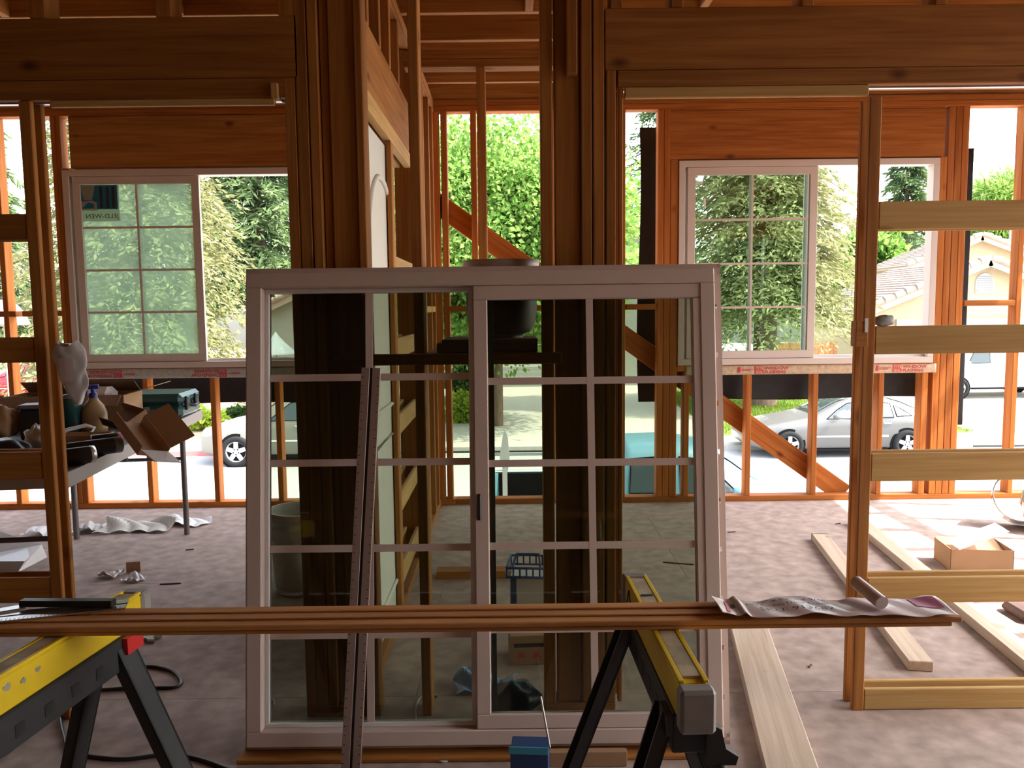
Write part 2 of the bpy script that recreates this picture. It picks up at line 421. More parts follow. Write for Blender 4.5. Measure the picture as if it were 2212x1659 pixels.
def slider(name, x0, x1, z0, z1, pane):
    """vinyl sliding window whose moving half is pushed over to the near-side jamb, the other half stands open"""
    w = empty(name, (x0, YF, z0), kind='structure')
    ww, hh = x1 - x0, z1 - z0; xm = ww * .535
    frame(MB(), 0, ww, -.010, .080, 0, hh, .042).build('outer_frame', 'vinyl', w)
    MB().box(.042, ww - .042, .030, .036, .042, .060).box(.042, ww - .042, .060, .066, .042, .060).build('track', 'vinyl_white', w)
    s = frame(MB(), .060, xm, .0, .028, .044, hh - .044, .052).build('sash', 'vinyl', w)
    MB().box(.112, xm - .052, .012, .016, .096, hh - .096).build('pane', pane, s)
    muntins(s, .112, xm - .052, .096, hh - .096, .014, 2, 4, .014)
    f = frame(MB(), .044, xm - .03, .046, .074, .044, hh - .044, .040).build('fixed_sash', 'vinyl_white', w)
    MB().box(.084, xm - .07, .058, .062, .084, hh - .084).build('pane', 'pane_clear', f)
    xc_ = (.112 + xm - .052) / 2; MB().box(xc_ - .008, xc_ + .008, .0545, .0575, .084, hh - .084).build('muntin', 'vinyl_white', f)
    MB().box(-.03, ww + .03, .0885, .091, -.03, 0).box(-.03, ww + .03, .0885, .091, hh, hh + .03).box(-.03, 0, .0885, .091, 0, hh).box(ww, ww + .03, .0885, .091, 0, hh).build('nail_fin', 'vinyl_white', w)
    return w, s
WX0 = fx(146, 560); WX1 = fx(690, 560)
win1, sash1 = slider('window_1', WX0, WX1 - .003, SL1 + .002, HB1 - .012, 'pane_dusty')
win2, sash2 = slider('window_2', fx(1464, 600) + .003, fx(2021, 600), SL2 + .002, HB2 - .010, 'pane_clear')

# ---- near wall with two pocket-door frames
wn = empty('wall_near', (0, YN, 0), kind='structure')
def nx(x, y, d=0): return W(x, y, YN + d).x
def nz(x, y, d=0): return W(x, y, YN + d).z
ZBL0, ZBL1 = nz(400, 169), nz(400, 36); ZBR0, ZBR1 = nz(1760, 146), nz(1760, 12)
def nstud(xa, xb, y, z0=.0385, z1=ZJ, d0=0, d1=SD, m='fir', name='stud'):
    return lumber(name, wn, nx(xa, y) + .0006, nx(xb, y) - .0006, YN + d0, YN + d1, z0, z1, m)
nstud(619, 643, 340, z1=ZBL0); nstud(643, 670, 340); nstud(671, 693, 340); nstud(694, 713, 340, d0=.02)
nstud(713.5, 770, 340, d0=.012, d1=.10, name='post'); nstud(770, 788, 340)
nstud(885, 908, 340, z0=.0006)
nstud(1168, 1194, 340); nstud(1199, 1253, 340, d0=.012, d1=.10, name='post'); nstud(1255, 1279, 340); nstud(1281, 1306, 340)
nstud(1309, 1331, 340, z1=ZBR0); nstud(1336, 1347, 340, z1=nz(1340, 178), d0=.005, d1=.03, name='split_jamb'); nstud(1336, 1347, 340, z1=nz(1340, 178), d0=.06, d1=.085, name='split_jamb')
_p = W(1223, 100, YN - .02); _q = W(1247, 160, YN - .02)
lumber('scrap_block', wn, _p.x, _q.x, YN - .027, YN + .011, _q.z, 2.5)
lumber('sole_plate', wn, nx(619, 340), nx(790, 340), YN, YN + SD, 0, .038); lumber('sole_plate', wn, nx(1168, 340), nx(1331, 340), YN, YN + SD, 0, .038)
# beams, plates and cripples above the openings
lumber('beam', wn, -4.0, nx(643, 100) - .001, YN, YN + SD, ZBL0, ZBL1, 'fir'); lumber('beam', wn, nx(1306, 100) + .001, 3.2, YN, YN + SD, ZBR0, ZBR1, 'fir')
for px in (62, 335, 600, -200): lumber('cripple', wn, nx(px, 30), nx(px, 30) + .05, YN, YN + SD, ZBL1, ZJ)
for px in (1318, 1450, 1732, 2020): lumber('cripple', wn, nx(px, 15), nx(px, 15) + .038, YN, YN + SD, ZBR1, ZJ)
zl = nz(400, 212); zr = nz(1700, 183)
lumber('door_head', wn, -3.6, nx(619, 180) - .002, YN, YN + .035, zl, ZBL0 - .001, 'fir'); lumber('door_head', wn, -3.6, nx(619, 180) - .002, YN + .055, YN + SD, zl, ZBL0 - .001, 'fir')
lumber('door_head', wn, nx(1334, 180), 3.2, YN, YN + .035, zr, ZBR0 - .001, 'fir'); lumber('door_head', wn, nx(1334, 180), 3.2, YN + .055, YN + SD, zr, ZBR0 - .001, 'fir')
lumber('head_trim', wn, nx(1350, 195), nx(1878, 195), YN + .001, YN + .02, zr - .035, zr - .001, 'pine_pale')
lumber('head_trim', wn, nx(104, 195), nx(592, 195), YN + .001, YN + .02, zl - .022, zl - .001, 'pine_pale')
MB().box(nx(1350, 195) + 0, 3.1, .036 + YN, .054 + YN, zr - .004, zr + .012).build('door_track', 'aluminium', wn, (0, -YN, 0))
MB().box(-3.5, nx(600, 195), .036 + YN, .054 + YN, zl - .004, zl + .012).build('door_track', 'aluminium', wn, (0, -YN, 0))
lumber('track_bracket', wn, nx(586, 195), nx(602, 195), YN - .012, YN + .03, nz(590, 214), nz(590, 180), 'pine_pale')
# pocket frames: split studs and rungs
def pocket(xs, xe, rungs, zh, rx):
    for d0, d1 in ((.001, .022), (.062, .083)):
        lumber('split_stud', wn, xs, xs + .038, YN + d0, YN + d1, 0, zh, 'fir')
        lumber('split_stud', wn, xe, xe + .038, YN + d0, YN + d1, 0, zh, 'fir')
        a, b = sorted((xs, xe))
        for (y0, y1) in rungs:
            z1, z0 = nz(rx, y0), max(nz(rx, y1), .001)
            lumber('rung', wn, a + .039, b - .001, YN + d0 + .002, YN + d1 - .002, z0, z1, 'pine_pale' if xs > 0 else 'fir')
pocket(nx(1893, 660) - .038, 2.05, ((434, 495), (705, 765), (980, 1040), (1249, 1304), (1489, 1545)), zr - .036, 1950)
pocket(nx(82, 490) - .038, -2.5, ((462, 518), (730, 784), (978, 1036), (1250, 1304)), zl - .001, 30)

# ---- hall wall running away from the viewer, with the white pocket door
XH = -0.50
wh = empty('wall_hall', (XH, 3.9, 0), kind='structure')
def hY(x, y): return WX(x, y, XH).y
def hZ(x, y): return WX(x, y, XH).z
hd0, hd1 = hY(793, 300), hY(846, 400)
lumber('sole_plate', wh, XH - SD, XH, YN + .10, YF - .002, 0, .038)
zt = 2.44
lumber('top_plate', wh, XH - SD, XH, YN + SD + .012, YF - .002, ZT, ZT + .038); lumber('top_plate', wh, XH - SD, XH, YN + SD + .012, YF - .002, ZT + .039, ZT + .077)
za, zb = hZ(800, 200) , hZ(800, 85)
he = hY(882, 250)
lumber('header', wh, XH - SD, XH, YN + SD + .012, he, za, za + .235)
for k in range(5):
    y = YN + .12 + k * .27
    lumber('cripple', wh, XH - SD, XH, y, y + .038, za + .236, ZT - .001)
lumber('door_head', wh, XH - .035, XH, YN + SD + .012, he + .05, za - .07, za - .001, 'pine_pale'); lumber('door_head', wh, XH - SD, XH - .055, YN + SD + .012, he + .05, za - .07, za - .001, 'pine_pale')
def hstud(xa, y, w=.038, z0=.039, z1=ZT - .001, d=SD, name='stud', m='fir'):
    yy = hY(xa, y); return lumber(name, wh, XH - d, XH, yy, yy + w, z0, z1, m)
for (xa, y) in ((849, 500),):
    yy = hY(xa, y)
    lumber('split_stud', wh, XH - .022, XH, yy, yy + .07, 0.04, za - .072); lumber('split_stud', wh, XH - SD, XH - .067, yy, yy + .07, 0.04, za - .072)
ye = hY(892, 500)
lumber('stud', wh, XH - SD, XH, ye, ye + .038, .039, ZT - .001)
for z0 in (0.12, 0.45, 0.80, 1.14, 1.50):
    for a, b in ((-.020, -.001), (-.086, -.067)):
        lumber('rung', wh, XH + a, XH + b, hY(849, 500) + .071, ye - .001, z0, z0 + .089, 'pine_pale')
for xa in (903, 917, 929, 937): hstud(xa, 450)
lumber('fire_block', wh, XH - SD + .002, XH - .002, hY(917, 450) + .04, hY(937, 450) - .002, 1.335, 1.373, 'pine_pale')
door = empty('door_1', (XH - .045, hd0, 0), kind='structure')
dw = hd1 - hd0 + .10
dh = za - .09
MB().box(-.018, .018, 0, dw, .012, dh, c=.002).build('door_slab', 'door_white', door)
mld = MB()
pts = [Vector((.020, .13, .95)), Vector((.020, .13, dh - .42))]
pts += [Vector((.020, .13 + .30 * (1 - math.cos(t)), dh - .42 + .26 * math.sin(t))) for t in np.linspace(.15, math.pi / 2, 9)]
pts += [Vector((.020, .43 + .30 * math.sin(t), dh - .42 + .26 * math.cos(t))) for t in np.linspace(.15, math.pi / 2, 9)] + [Vector((.020, .73, .95)), Vector((.020, .13, .95))]
pts = [Vector((p.x, min(p.y, dw - .03), p.z)) for p in pts]
mld.tube(pts, .012, 6)
mld.tube([Vector((.020, .13, .16)), Vector((.020, .13, .82)), Vector((.020, dw - .03, .82)), Vector((.020, dw - .03, .16)), Vector((.020, .13, .16))], .012, 6)
mld.build('moulding', 'door_white', door)

# ---- short closet wall across the hall
YC = 3.97
wc = empty('wall_closet', (0, YC, 0), kind='structure')
cx = lambda x, y: W(x, y, YC).x
lumber('sole_plate', wc, cx(943, 1250), cx(1190, 1250), YC, YC + SD, 0, .038)
lumber('top_plate', wc, XH + .002, .62, YC, YC + SD, 2.50, 2.538); lumber('top_plate', wc, XH + .002, .62, YC, YC + SD, 2.539, 2.577)
for a in (1029, 1262): lumber('stud', wc, cx(a, 200), cx(a, 200) + .042, YC, YC + SD, .039, 2.499)
# ------------------------------------------------------------------ things indoors
mat('frame_vinyl', (0.62, 0.49, 0.43), 0.5, var=0.03, scale=3)
mat('straightedge_metal', (0.33, 0.24, 0.21), 0.45, 0.3, var=.1, scale=5)
mat('saw_yellow', (0.72, 0.50, 0.01), 0.45, var=.12, scale=9)
mat('saw_steel', (0.040, 0.040, 0.043), 0.5, .3, var=.25, scale=12)
mat('saw_cap', (0.30, 0.28, 0.26), 0.55, .2, var=.2, scale=14)
mat('red_plastic', (0.60, 0.03, 0.03), 0.4)
mat('saw_wear', (0.42, 0.34, 0.22), .8, var=.4, scale=20)
mat('steel_bright', (0.66, 0.66, 0.66), 0.28, 1.0, var=.1, scale=20)
mat('cardboard', (0.36, 0.21, 0.11), 0.85, var=.10, scale=5)
mat('cardboard_dark', (0.22, 0.12, 0.06), 0.85, var=.10, scale=5)
mat('paper', (0.62, 0.60, 0.55), .8, var=.05); mat('paper_white', (0.80, 0.80, 0.82), .6)
mat('plastic_film', (0.66, 0.52, 0.50), .38, var=.1, scale=10, coat=.2)
mat('bag_white', (0.58, 0.56, 0.56), .5, var=.06, coat=.2); mat('bag_grey', (0.30, 0.29, 0.28), .6, var=.2)
mat('case_green', (0.012, 0.06, 0.06), .32, var=.1); mat('dark_plastic', (0.018, 0.018, 0.02), .4); mat('grey_plastic', (0.16, 0.16, 0.16), .5)
mat('blue_plastic', (0.02, 0.03, 0.22), .4); mat('blue_card', (0.02, 0.05, 0.16), .6); mat('cyan_card', (0.05, 0.30, 0.45), .5)
mat('jug_beige', (0.34, 0.22, 0.11), .45); mat('bucket_white', (0.60, 0.56, 0.52), .45, var=.1); mat('bucket_dark', (0.035, 0.032, 0.03), .5); mat('bucket_rim', (0.42, 0.36, 0.34), .5)
mat('table_top', (0.10, 0.09, 0.09), .45, var=.2); mat('table_edge', (0.36, 0.31, 0.28), .5); mat('table_leg', (0.13, 0.11, 0.11), .45, .4)
mat('cord_black', (0.015, 0.015, 0.018), .45); mat('cord_pale', (0.45, 0.42, 0.36), .6)
mat('blue_film', (0.25, 0.42, 0.75), .2, coat=.5, var=.2, scale=9); mat('magenta', (0.35, 0.05, 0.12), .5)
mat('duct', (0.50, 0.47, 0.43), .16, 1.0, var=.06, scale=6)
mat('rag', (0.10, 0.055, 0.045), .9, var=.3)
mat('wood_end_green', (0.03, 0.10, 0.06), .7)

# ---- the big window leaning against the posts
lb, lt = 2.335, 2.53; tilt = math.atan2(lt - lb, 1.475)
xl, xr = W(521, 1632, lb).x, W(1585, 1632, lb).x; LW = xr - xl; LH = 1.487
lw = empty('leaning_window', ((xl + xr) / 2, lb, .0205), label='big vinyl sliding window leaning upright against the posts, with a grid in both halves', cat='window', rot=(-tilt, 0, 0))
h2 = LW / 2
fin = MB(); fw_ = .034
for a0, a1, horiz, pos in ((-h2, h2, True, 0), (-h2, h2, True, LH - fw_), (0, LH, False, -h2), (0, LH, False, h2 - fw_)):
    for q0, q1 in ((0, .011), (.021, fw_)):
        if horiz: fin.box(a0, a1, .040, .043, pos + q0, pos + q1)
        else: fin.box(pos + q0, pos + q1, .040, .043, a0, a1)
    t = a0
    while t < a1:
        e = min(t + .135, a1)
        if horiz: fin.box(t, e, .0401, .0429, pos + .011, pos + .021)
        else: fin.box(pos + .011, pos + .021, .0401, .0429, t, e)
        t = e + .016
fin.build('nail_fin', 'frame_vinyl', lw)
X0, X1, Z0, Z1 = -h2 + .016, h2 - .030, .022, LH - .020
frame(MB(), X0, X1, -.004, .070, Z0, Z1, .046, c=.003).build('outer_frame', 'frame_vinyl', lw)
xm = X0 + (X1 - X0) * .497
MB().box(xm - .022, xm + .022, .004, .060, Z0 + .046, Z1 - .046, c=.003).build('mullion', 'frame_vinyl', lw)
fa, fb, fz0, fz1 = X0 + .046, xm - .022, Z0 + .046, Z1 - .046
frame(MB(), fa, fb, .030, .055, fz0, fz1, .014, c=.002).build('glazing_bead', 'vinyl_white', lw)
pf_ = MB().box(fa + .014, fb - .014, .040, .044, fz0 + .014, fz1 - .014).build('pane', 'pane_lean', lw)
muntins(lw, fa + .014, fb - .014, fz0 + .014, fz1 - .014, .0355, 2, 5, .022, 'frame_vinyl', .006)
sa, sb = xm - .020, X1 - .026
sash = frame(MB(), sa, sb, -.001, .030, fz0 + .001, fz1 - .001, .044, c=.003).build('sash', 'frame_vinyl', lw)
MB().box(sa + .044, sb - .044, .012, .016, fz0 + .045, fz1 - .045).build('pane', 'pane_lean', sash)
for o_ in range(1):
    muntins(sash, sa + .044, sb - .044, fz0 + .045, fz1 - .045, .0085, 2, 5, .022, 'frame_vinyl', .005)
MB().box(sa + .046, sa + .062, .030, .045, fz0 + .045, fz1 - .045).build('weather_strip', 'grey_plastic', lw)
MB().box(sa + .008, sa + .020, -.016, -.001, .70, .78, c=.003).build('latch', 'dark_plastic', sash)
# plank under it
p = W(515, 1650, lb); q_ = W(1545, 1650, lb)
bp_ = empty('base_plank', ((p.x + q_.x) / 2, lb + .02, 0), label='thin brown plank on the floor under the leaning window', cat='plank')
lumber('plank', bp_, p.x, q_.x, lb - .018, lb + .10, .0006, .0150, 'fir')
# ---- long slotted straightedge leaning on it
p0 = Vector((W(757, 1656, 2.262).x, 2.262, .001)); zt_ = W(802, 795, 2.47); p1 = Vector((zt_.x, lb + (zt_.z) * math.tan(tilt) - .018, zt_.z))
dv = (p1 - p0); L_ = dv.length
se = empty('straightedge', p0, label='long brown metal straightedge with a dark slot, leaning on the window', cat='straightedge', rot=dv.to_track_quat('Z', 'Y').to_euler())
q = dv.normalized(); sx = Vector((0, -1, 0)).cross(q).normalized() * -1
se.rotation_euler = Matrix((sx, q.cross(sx), q)).transposed().to_euler()
MB().box(-.029, -.004, -.006, .006, 0, L_, c=.001).box(.004, .029, -.006, .006, 0, L_, c=.001).build('rail', 'straightedge_metal', se)
MB().box(-.004, .004, -.002, .004, 0, L_).build('slot', 'dark_plastic', se)
mk = MB()
for k in range(44):
    z = .03 + k * (L_ - .06) / 43; mk.box(-.026, -.020, -.0066, -.006, z, z + .0022).box(.020, .026, -.0066, -.006, z, z + .0022)
mk.build('graduation', 'print_black', se)['kind'] = 'stuff'

# ---- jamb board lying over the two sawhorses
ZB = .715
jb = empty('jamb_board', (0, 1.61, ZB), label='long brown door jamb board with raised strips lying across both sawhorses', cat='board')
jx = G(2066, 1338, ZB + .02).x
lumber('board', jb, -1.30, jx, 1.565, 1.668, ZB, ZB + .009, 'jamb_wood', .002)
lumber('face_board', jb, -1.30, jx + .018, 1.562, 1.666, ZB + .0095, ZB + .020, 'jamb_wood', .002)
lumber('stop_strip', jb, -1.30, jx, 1.588, 1.612, ZB + .0205, ZB + .0245, 'jamb_wood', .002); lumber('stop_strip', jb, -1.30, jx, 1.626, 1.650, ZB + .0205, ZB + .0245, 'jamb_wood', .002)
ZBT = ZB + .0245
# ---- plastic wrapper with print on its end
a = G(1545, 1318, ZBT); b = G(2060, 1322, ZBT)
wr = empty('printed_wrapper', (a.x, 1.565, ZBT), label='crumpled pinkish printed plastic wrapper lying on the end of the jamb board', cat='wrapper')
WL = b.x - a.x
def wz(x, y): return .0045 + .002 * math.sin(x * 31) * math.sin(y * 40 + x * 9) + .0015 * math.sin(x * 77 + y * 50) + (.012 * max(0, 1 - x / .03) if x < .03 else 0) + (.008 * max(0, 1 - abs(x - .050) / .010)) + (.005 * math.exp(-((x - .18) / .05) ** 2))
def wfn(u, v):
    x = u * WL; y = v * .095 - .012 + .006 * math.sin(u * 21)
    return (x, y, wz(x, y))
MB().grid(wfn, 140, 24).build('film', 'plastic_film', wr, thick=.0006)
ro = MB().tube([(WL * .69, .01, .022), (WL * .66, .10, .034)], .014, 12); ro.build('rolled_edge', 'plastic_film', wr)
MB().grid(lambda u, v: (WL * (.86 + .12 * u), .03 + .05 * v, wz(WL * (.86 + .12 * u), .03 + .05 * v) + .0016), 14, 6).build('red_print', 'magenta', wr)
MB().grid(lambda u, v: (.014 + .008 * u + .012 * v, .0 + .075 * v, wz(.014 + .008 * u + .012 * v, .075 * v) + .0016), 3, 10).build('red_stripe', 'print_red', wr)
def flatM(x, y, z, rz=0): return Matrix.Translation((x, y, z)) @ Matrix.Rotation(rz, 4, 'Z')
_t1 = text('36" x 80" x 4-9/16"', 'print_size', 'print_black', wr, flatM(.090, .060, .0195), .015, sx=1.30)
_t2 = text('HD Pocket Door Frame', 'print_line', 'print_black', wr, flatM(.064, .041, .0185), .015, sx=1.15)
_t3 = text('SKU: 913682', 'print_sku', 'print_black', wr, flatM(.085, .014, .0165), .022, sx=1.30)
for t_ in (_t1, _t2, _t3):      # the print follows the film
    o_ = t_.location.copy()
    for v_ in t_.data.vertices: v_.co.z = wz(v_.co.x + o_.x, v_.co.y + o_.y) + .0022 - o_.z
MB().grid(lambda u, v: (.021 + .02 * u, .035 + .02 * v, wz(.021 + .02 * u, .035 + .02 * v) + .0014), 4, 4).build('barcode', 'print_black', wr)

# ---- framing squares on the board
sq = empty('framing_square', (G(45, 1330, ZBT).x, 1.62, ZBT), rz=R(17), label='steel framing square with a slotted blade lying on the jamb board', cat='square')
MB().box(-.12, .20, -.035, -.012, .001, .004).box(-.12, .20, -.004, .019, .001, .004).build('blade', 'steel_bright', sq); MB().box(-.12, .20, -.012, -.004, .0012, .003).build('slot', 'dark_plastic', sq)
mk = MB()
for k in range(40): mk.box(-.115 + k * .0078, -.114 + k * .0078, -.034, -.026 if k % 4 else -.020, .004, .0043)
mk.build('graduation', 'print_black', sq)['kind'] = 'stuff'
s2 = empty('angle_square', (G(60, 1318, ZBT).x, 1.665, ZBT + .005), rz=R(-2), label='dark bar square with a bright notched tongue on the jamb board', cat='square')
MB().box(-.02, .18, -.016, .004, .0, .014, c=.002).build('stock', 'dark_plastic', s2)
MB().prism([(-.12, -.075), (-.095, -.080), (.0, -.022), (-.012, -.016), (-.018, -.006), (-.03, -.012)], .0, .003, 'z').build('tongue', 'steel_bright', s2)

# ---- sawhorses
def sawhorse(label, pfar, pnear_dir, length, twist_cap):
    d = Vector((pnear_dir.x, pnear_dir.y, 0)).normalized(); rz = math.atan2(d.y, d.x)
    r = empty('sawhorse', (pfar.x + d.x * length / 2, pfar.y + d.y * length / 2, 0), rz, label, 'sawhorse')
    hl = length / 2; T = ZB - .001
    MB().box(-hl, hl, -.026, .026, T - .075, T - .006, c=.004).build('top_bar', 'saw_yellow', r)
    MB().box(-hl + .02, hl - .02, -.016, .016, T - .006, T - .001).build('top_strip', 'saw_wear', r)
    for s in (-1, 1): MB().box(-hl, hl, s * .0215 - .0045, s * .0215 + .0045, T - .006, T, c=.001).build('lip', 'saw_yellow', r)
    bm_ = MB().box(-hl + .03, hl - .03, -.030, .030, T - .150, T - .0755, c=.003).build('lower_beam', 'saw_steel', r)
    hs = MB()
    n = int(length / .085)
    for k in range(n):
        x = -hl + .09 + k * (length - .18) / (n - 1)
        for s in (-1, 1): hs.box(x - .012, x + .012, s * .0300 - .001, s * .0300 + .001, T - .130, T - .106)
    hs.build('hole', 'cord_black', bm_)['kind'] = 'stuff'
    for e in (-1, 1):
        MB().box(e * hl - .035 if e < 0 else hl - .001, e * hl + .001 if e < 0 else hl + .035, -.031, .031, T - .082, T - .004, c=.006).build('end_cap', 'saw_cap', r)
        for s in (-1, 1):
            top = Vector((e * (hl - .075), s * .024, T - .09)); bot = Vector((e * (hl - .005), s * .235, .001))
            ax = (bot - top).normalized(); wx = Vector((1, 0, 0)); wx = (wx - ax * wx.dot(ax)).normalized(); wy = ax.cross(wx)
            M = Matrix((wx, wy, ax)).transposed().to_4x4(); M.translation = top
            ll = (bot - top).length
            MB().box(-.030, .030, -.003, .003, 0, ll, M).box(-.030, -.024, -.003, .024, 0, ll, M).box(.024, .030, -.003, .024, 0, ll, M).build('leg', 'saw_steel', r)
            MB().box(-.034, .034, -.006, .028, ll - .03, ll, M).build('foot', 'dark_plastic', r)
            MB().box(e * (hl - .055) - .03, e * (hl - .055) + .03, s * .036 - .006, s * .036 + .006, T - .115, T - .078).build('clip', 'red_plastic' if (e < 0 and s > 0) else 'saw_steel', r)
    return r
A = G(282, 1276, ZB); B = G(0, 1440, ZB)
sh1 = sawhorse('yellow-topped steel sawhorse with paint splashes under the squares', A, B - A, .80, 0)
A2 = G(1374, 1242, ZB); B2 = G(1490, 1452, ZB)
sh2 = sawhorse('yellow-topped steel sawhorse with a worn grey end cap, before the leaning window', A2, B2 - A2, (B2 - A2).length + .03, 0)
# paint splashes on the first, a warning triangle and print on the second
sp = MB()
for k, (x, z, r_) in enumerate(((.14, -.040, .016), (.02, -.028, .008), (-.02, -.035, .006), (.05, -.052, .007), (.16, -.062, .008), (.19, -.060, .006), (-.06, -.030, .006))):
    sp.prism([(x + r_ * math.cos(t) * 1.2, ZB - .001 + z + r_ * math.sin(t) * (.8 + .3 * math.sin(3 * t + k))) for t in np.linspace(0, 6.1, 11)], .0262, .0268, 'y')
sp.build('paint_splash', 'saw_cap', sh1)['kind'] = 'stuff'
L2 = (B2 - A2).length + .03
MB().tube([(-L2 / 2 + .02, -.027, ZB - .068), (-L2 / 2 + .055, -.027, ZB - .018), (-L2 / 2 + .09, -.027, ZB - .068), (-L2 / 2 + .02, -.027, ZB - .068)], .0016, 4).build('warning_triangle', 'print_black', sh2)
for k in range(2): MB().box(-L2 / 2 + .13 + .13 * k, -L2 / 2 + .14 + .13 * k, -.013, .013, ZB - .0016, ZB - .0004).build('scale_mark', 'print_black', sh2)
# clamp hanging under the second sawhorse
cl = empty('trigger_clamp', (A2.x + .06, B2.y - .02, 0), label='dark clamp hanging by the end of the worn sawhorse', cat='clamp')
MB().tube([(0, 0, .56), (.02, -.01, .50), (.035, -.02, .40), (.09, -.02, .20), (.13, -.02, .002)], [.014, .016, .013, .011, .010], 8).build('bar', 'dark_plastic', cl)
MB().prism([(-.022, .560), (.030, .560), (.034, .575), (.012, .590), (.004, .625), (-.014, .635), (-.022, .61)], -.012, .010, 'y').build('jaw', 'saw_steel', cl); MB().box(.024, .048, -.030, -.008, .42, .46, c=.005).build('trigger', 'dark_plastic', cl)

# ---- shelf plank across the posts with a tub and a box on it
zp0, zp1 = W(900, 790, YN - .06).z, W(900, 766, YN - .06).z
PX0, PX1 = W(716, 778, YN - .06).x, W(1215, 778, YN - .06).x
pl = empty('shelf_plank', ((PX0 + PX1) / 2, YN - .02, zp0), label='dark plank nailed across the posts behind the leaning window', cat='plank')
lumber('plank', pl, PX0, PX1, YN - .040, YN - .001, zp0, zp1, 'fir')
lumber('shelf_board', pl, nx(795, 780) + .002, nx(1166, 780) - .002, YN - .001 + .002, YN + .34, zp0, zp1, 'fir') if False else None
lumber('shelf_board', pl, nx(912, 780) + .002, nx(1166, 780) - .004, YN + .0, YN + .36, zp0 + .004, zp1 - .002, 'fir')
tb = W(1083, 640, YN + .16); zbx = W(980, 734, YN + .02).z
tubo = empty('round_tub', (tb.x, YN + .165, zbx), label='round dark tub with a pale rim standing behind the top of the leaning window', cat='tub')
rT = .122; hT = W(1084, 563, YN + .16).z - zbx
MB().lathe([(0.001, .012), (rT * .60, .012), (rT * .80, .02), (rT * .92, .045), (rT * .98, .09), (rT, hT - .03)], 32).build('body', 'bucket_dark', tubo)
MB().lathe([(rT, hT - .03), (rT * 1.05, hT - .03), (rT * 1.05, hT), (rT * .97, hT), (rT * .96, hT - .03)], 32).build('rim', 'bucket_rim', tubo)
MB().lathe([(rT * .6, .0), (rT * .6, .013), (.001, .013)], 20).build('foot', 'bucket_dark', tubo)
xa_, xb_ = W(943, 750, YN + .02).x, nx(1166, 750) - .006
db = empty('flat_dark_box', ((xa_ + xb_) / 2, YN + .16, zp1), label='flat dark box on the plank, carrying the round tub', cat='box')
hb_ = (xb_ - xa_) / 2; MB().box(-hb_, hb_, -.14, .16, 0, zbx - zp1 - .010, c=.003).build('body', 'cardboard_dark', db); MB().box(-hb_ + .018, hb_, -.142, .162, zbx - zp1 - .0099, zbx - zp1).build('lid', 'cardboard_dark', db)

# ---- tall white bucket behind the window
def on_floor(px, py): return G(px, py, 0)
bp = on_floor(655, 1272)
bk = empty('white_bucket', (bp.x, bp.y, 0), label='tall white plastic bucket on the subfloor behind the leaning window', cat='bucket')
bh = (W(650, 1098, bp.y).z); br_ = .145
MB().lathe([(.001, .004), (br_ * .86, 0), (br_ * .88, .02), (br_ * .97, bh * .80)], 32).build('body', 'bucket_white', bk)
MB().lathe([(br_ * .97, bh * .80), (br_ * 1.06, bh * .80), (br_ * 1.06, bh * .84), (br_ * .99, bh * .845), (br_ * .99, bh * .91), (br_ * 1.08, bh * .915), (br_ * 1.10, bh), (br_ * .99, bh), (br_ * .97, bh * .5), (br_ * .90, .03), (.001, .025)], 32).build('rim', 'bucket_white', bk)
MB().tube([(br_ * 1.07 * math.cos(t), br_ * 1.07 * math.sin(t) * .35 - br_ * .9, bh * .86 - .10 * math.sin(t)) for t in np.linspace(.0, math.pi, 15)], .004, 6).build('handle', 'steel_bright', bk)
MB().lathe([(br_ * .905, bh * .12), (br_ * .965, bh * .62)], 32).build('label_band', 'bag_grey', bk)

# ---- table with its load
TZ = .74
te0 = G(150, 1018, TZ); te1 = G(436, 884, TZ)
dirT = (te1 - te0).normalized(); angT = math.atan2(dirT.x, dirT.y)      # rotation from +Y
near_c = te0 - dirT * .02
TL = (te1 - near_c).length; TWd = .76
tab = empty('folding_table', (near_c.x, near_c.y, 0), -angT, 'dark-topped folding table with a pale edge, loaded with boxes and tools', 'table')
MB().box(-TWd, 0, 0, TL, TZ - .012, TZ, c=.003).build('table_top', 'table_top', tab)
ap = MB(); hE = .062
ap.box(-.012, .002, 0, TL, TZ - hE, TZ - .002).box(-TWd, -TWd + .014, 0, TL, TZ - hE, TZ - .002).box(-TWd, 0, -.002, .012, TZ - hE, TZ - .0121).box(-TWd, 0, TL - .012, TL + .002, TZ - hE, TZ - .0121)
ap.build('edge_band', 'table_edge', tab)
for y in (.035, TL - .24):
    for x in (-.06, -TWd + .06): MB().tube([(x, y, TZ - .03), (x, y, .001)], .0165, 10).build('leg', 'table_leg', tab)
    MB().tube([(-.06, y, .47), (-TWd + .06, y, .47)], .011, 8).build('crossbar', 'table_leg', tab)
    MB().tube([(-TWd / 2, y + (.32 if y < 1 else -.32), TZ - .03), (-TWd / 2, y, .47)], .009, 8).build('brace', 'table_leg', tab)
def ont(px, py): return G(px, py, TZ)
def crumple(sx, sy, sz, seed, n=14, f=3.0, amp=.25):
    rg = np.random.default_rng(seed); ph = rg.uniform(0, 6.28, 8)
    def fn(u, v):
        th = math.pi * v; la = 2 * math.pi * u
        x, y, z = math.sin(th) * math.cos(la), math.sin(th) * math.sin(la), -math.cos(th)
        k = 1 + amp * (math.sin(f * x * 3 + ph[0]) * math.sin(f * y * 2.3 + ph[1]) + .6 * math.sin(f * 2.1 * z + ph[2] + 4 * x) + .4 * math.sin(f * 5 * x * y + ph[3]))
        return (sx * x * k, sy * y * k, max(0, sz * (z * k + 1)))
    return MB().grid(fn, n * 2, n)
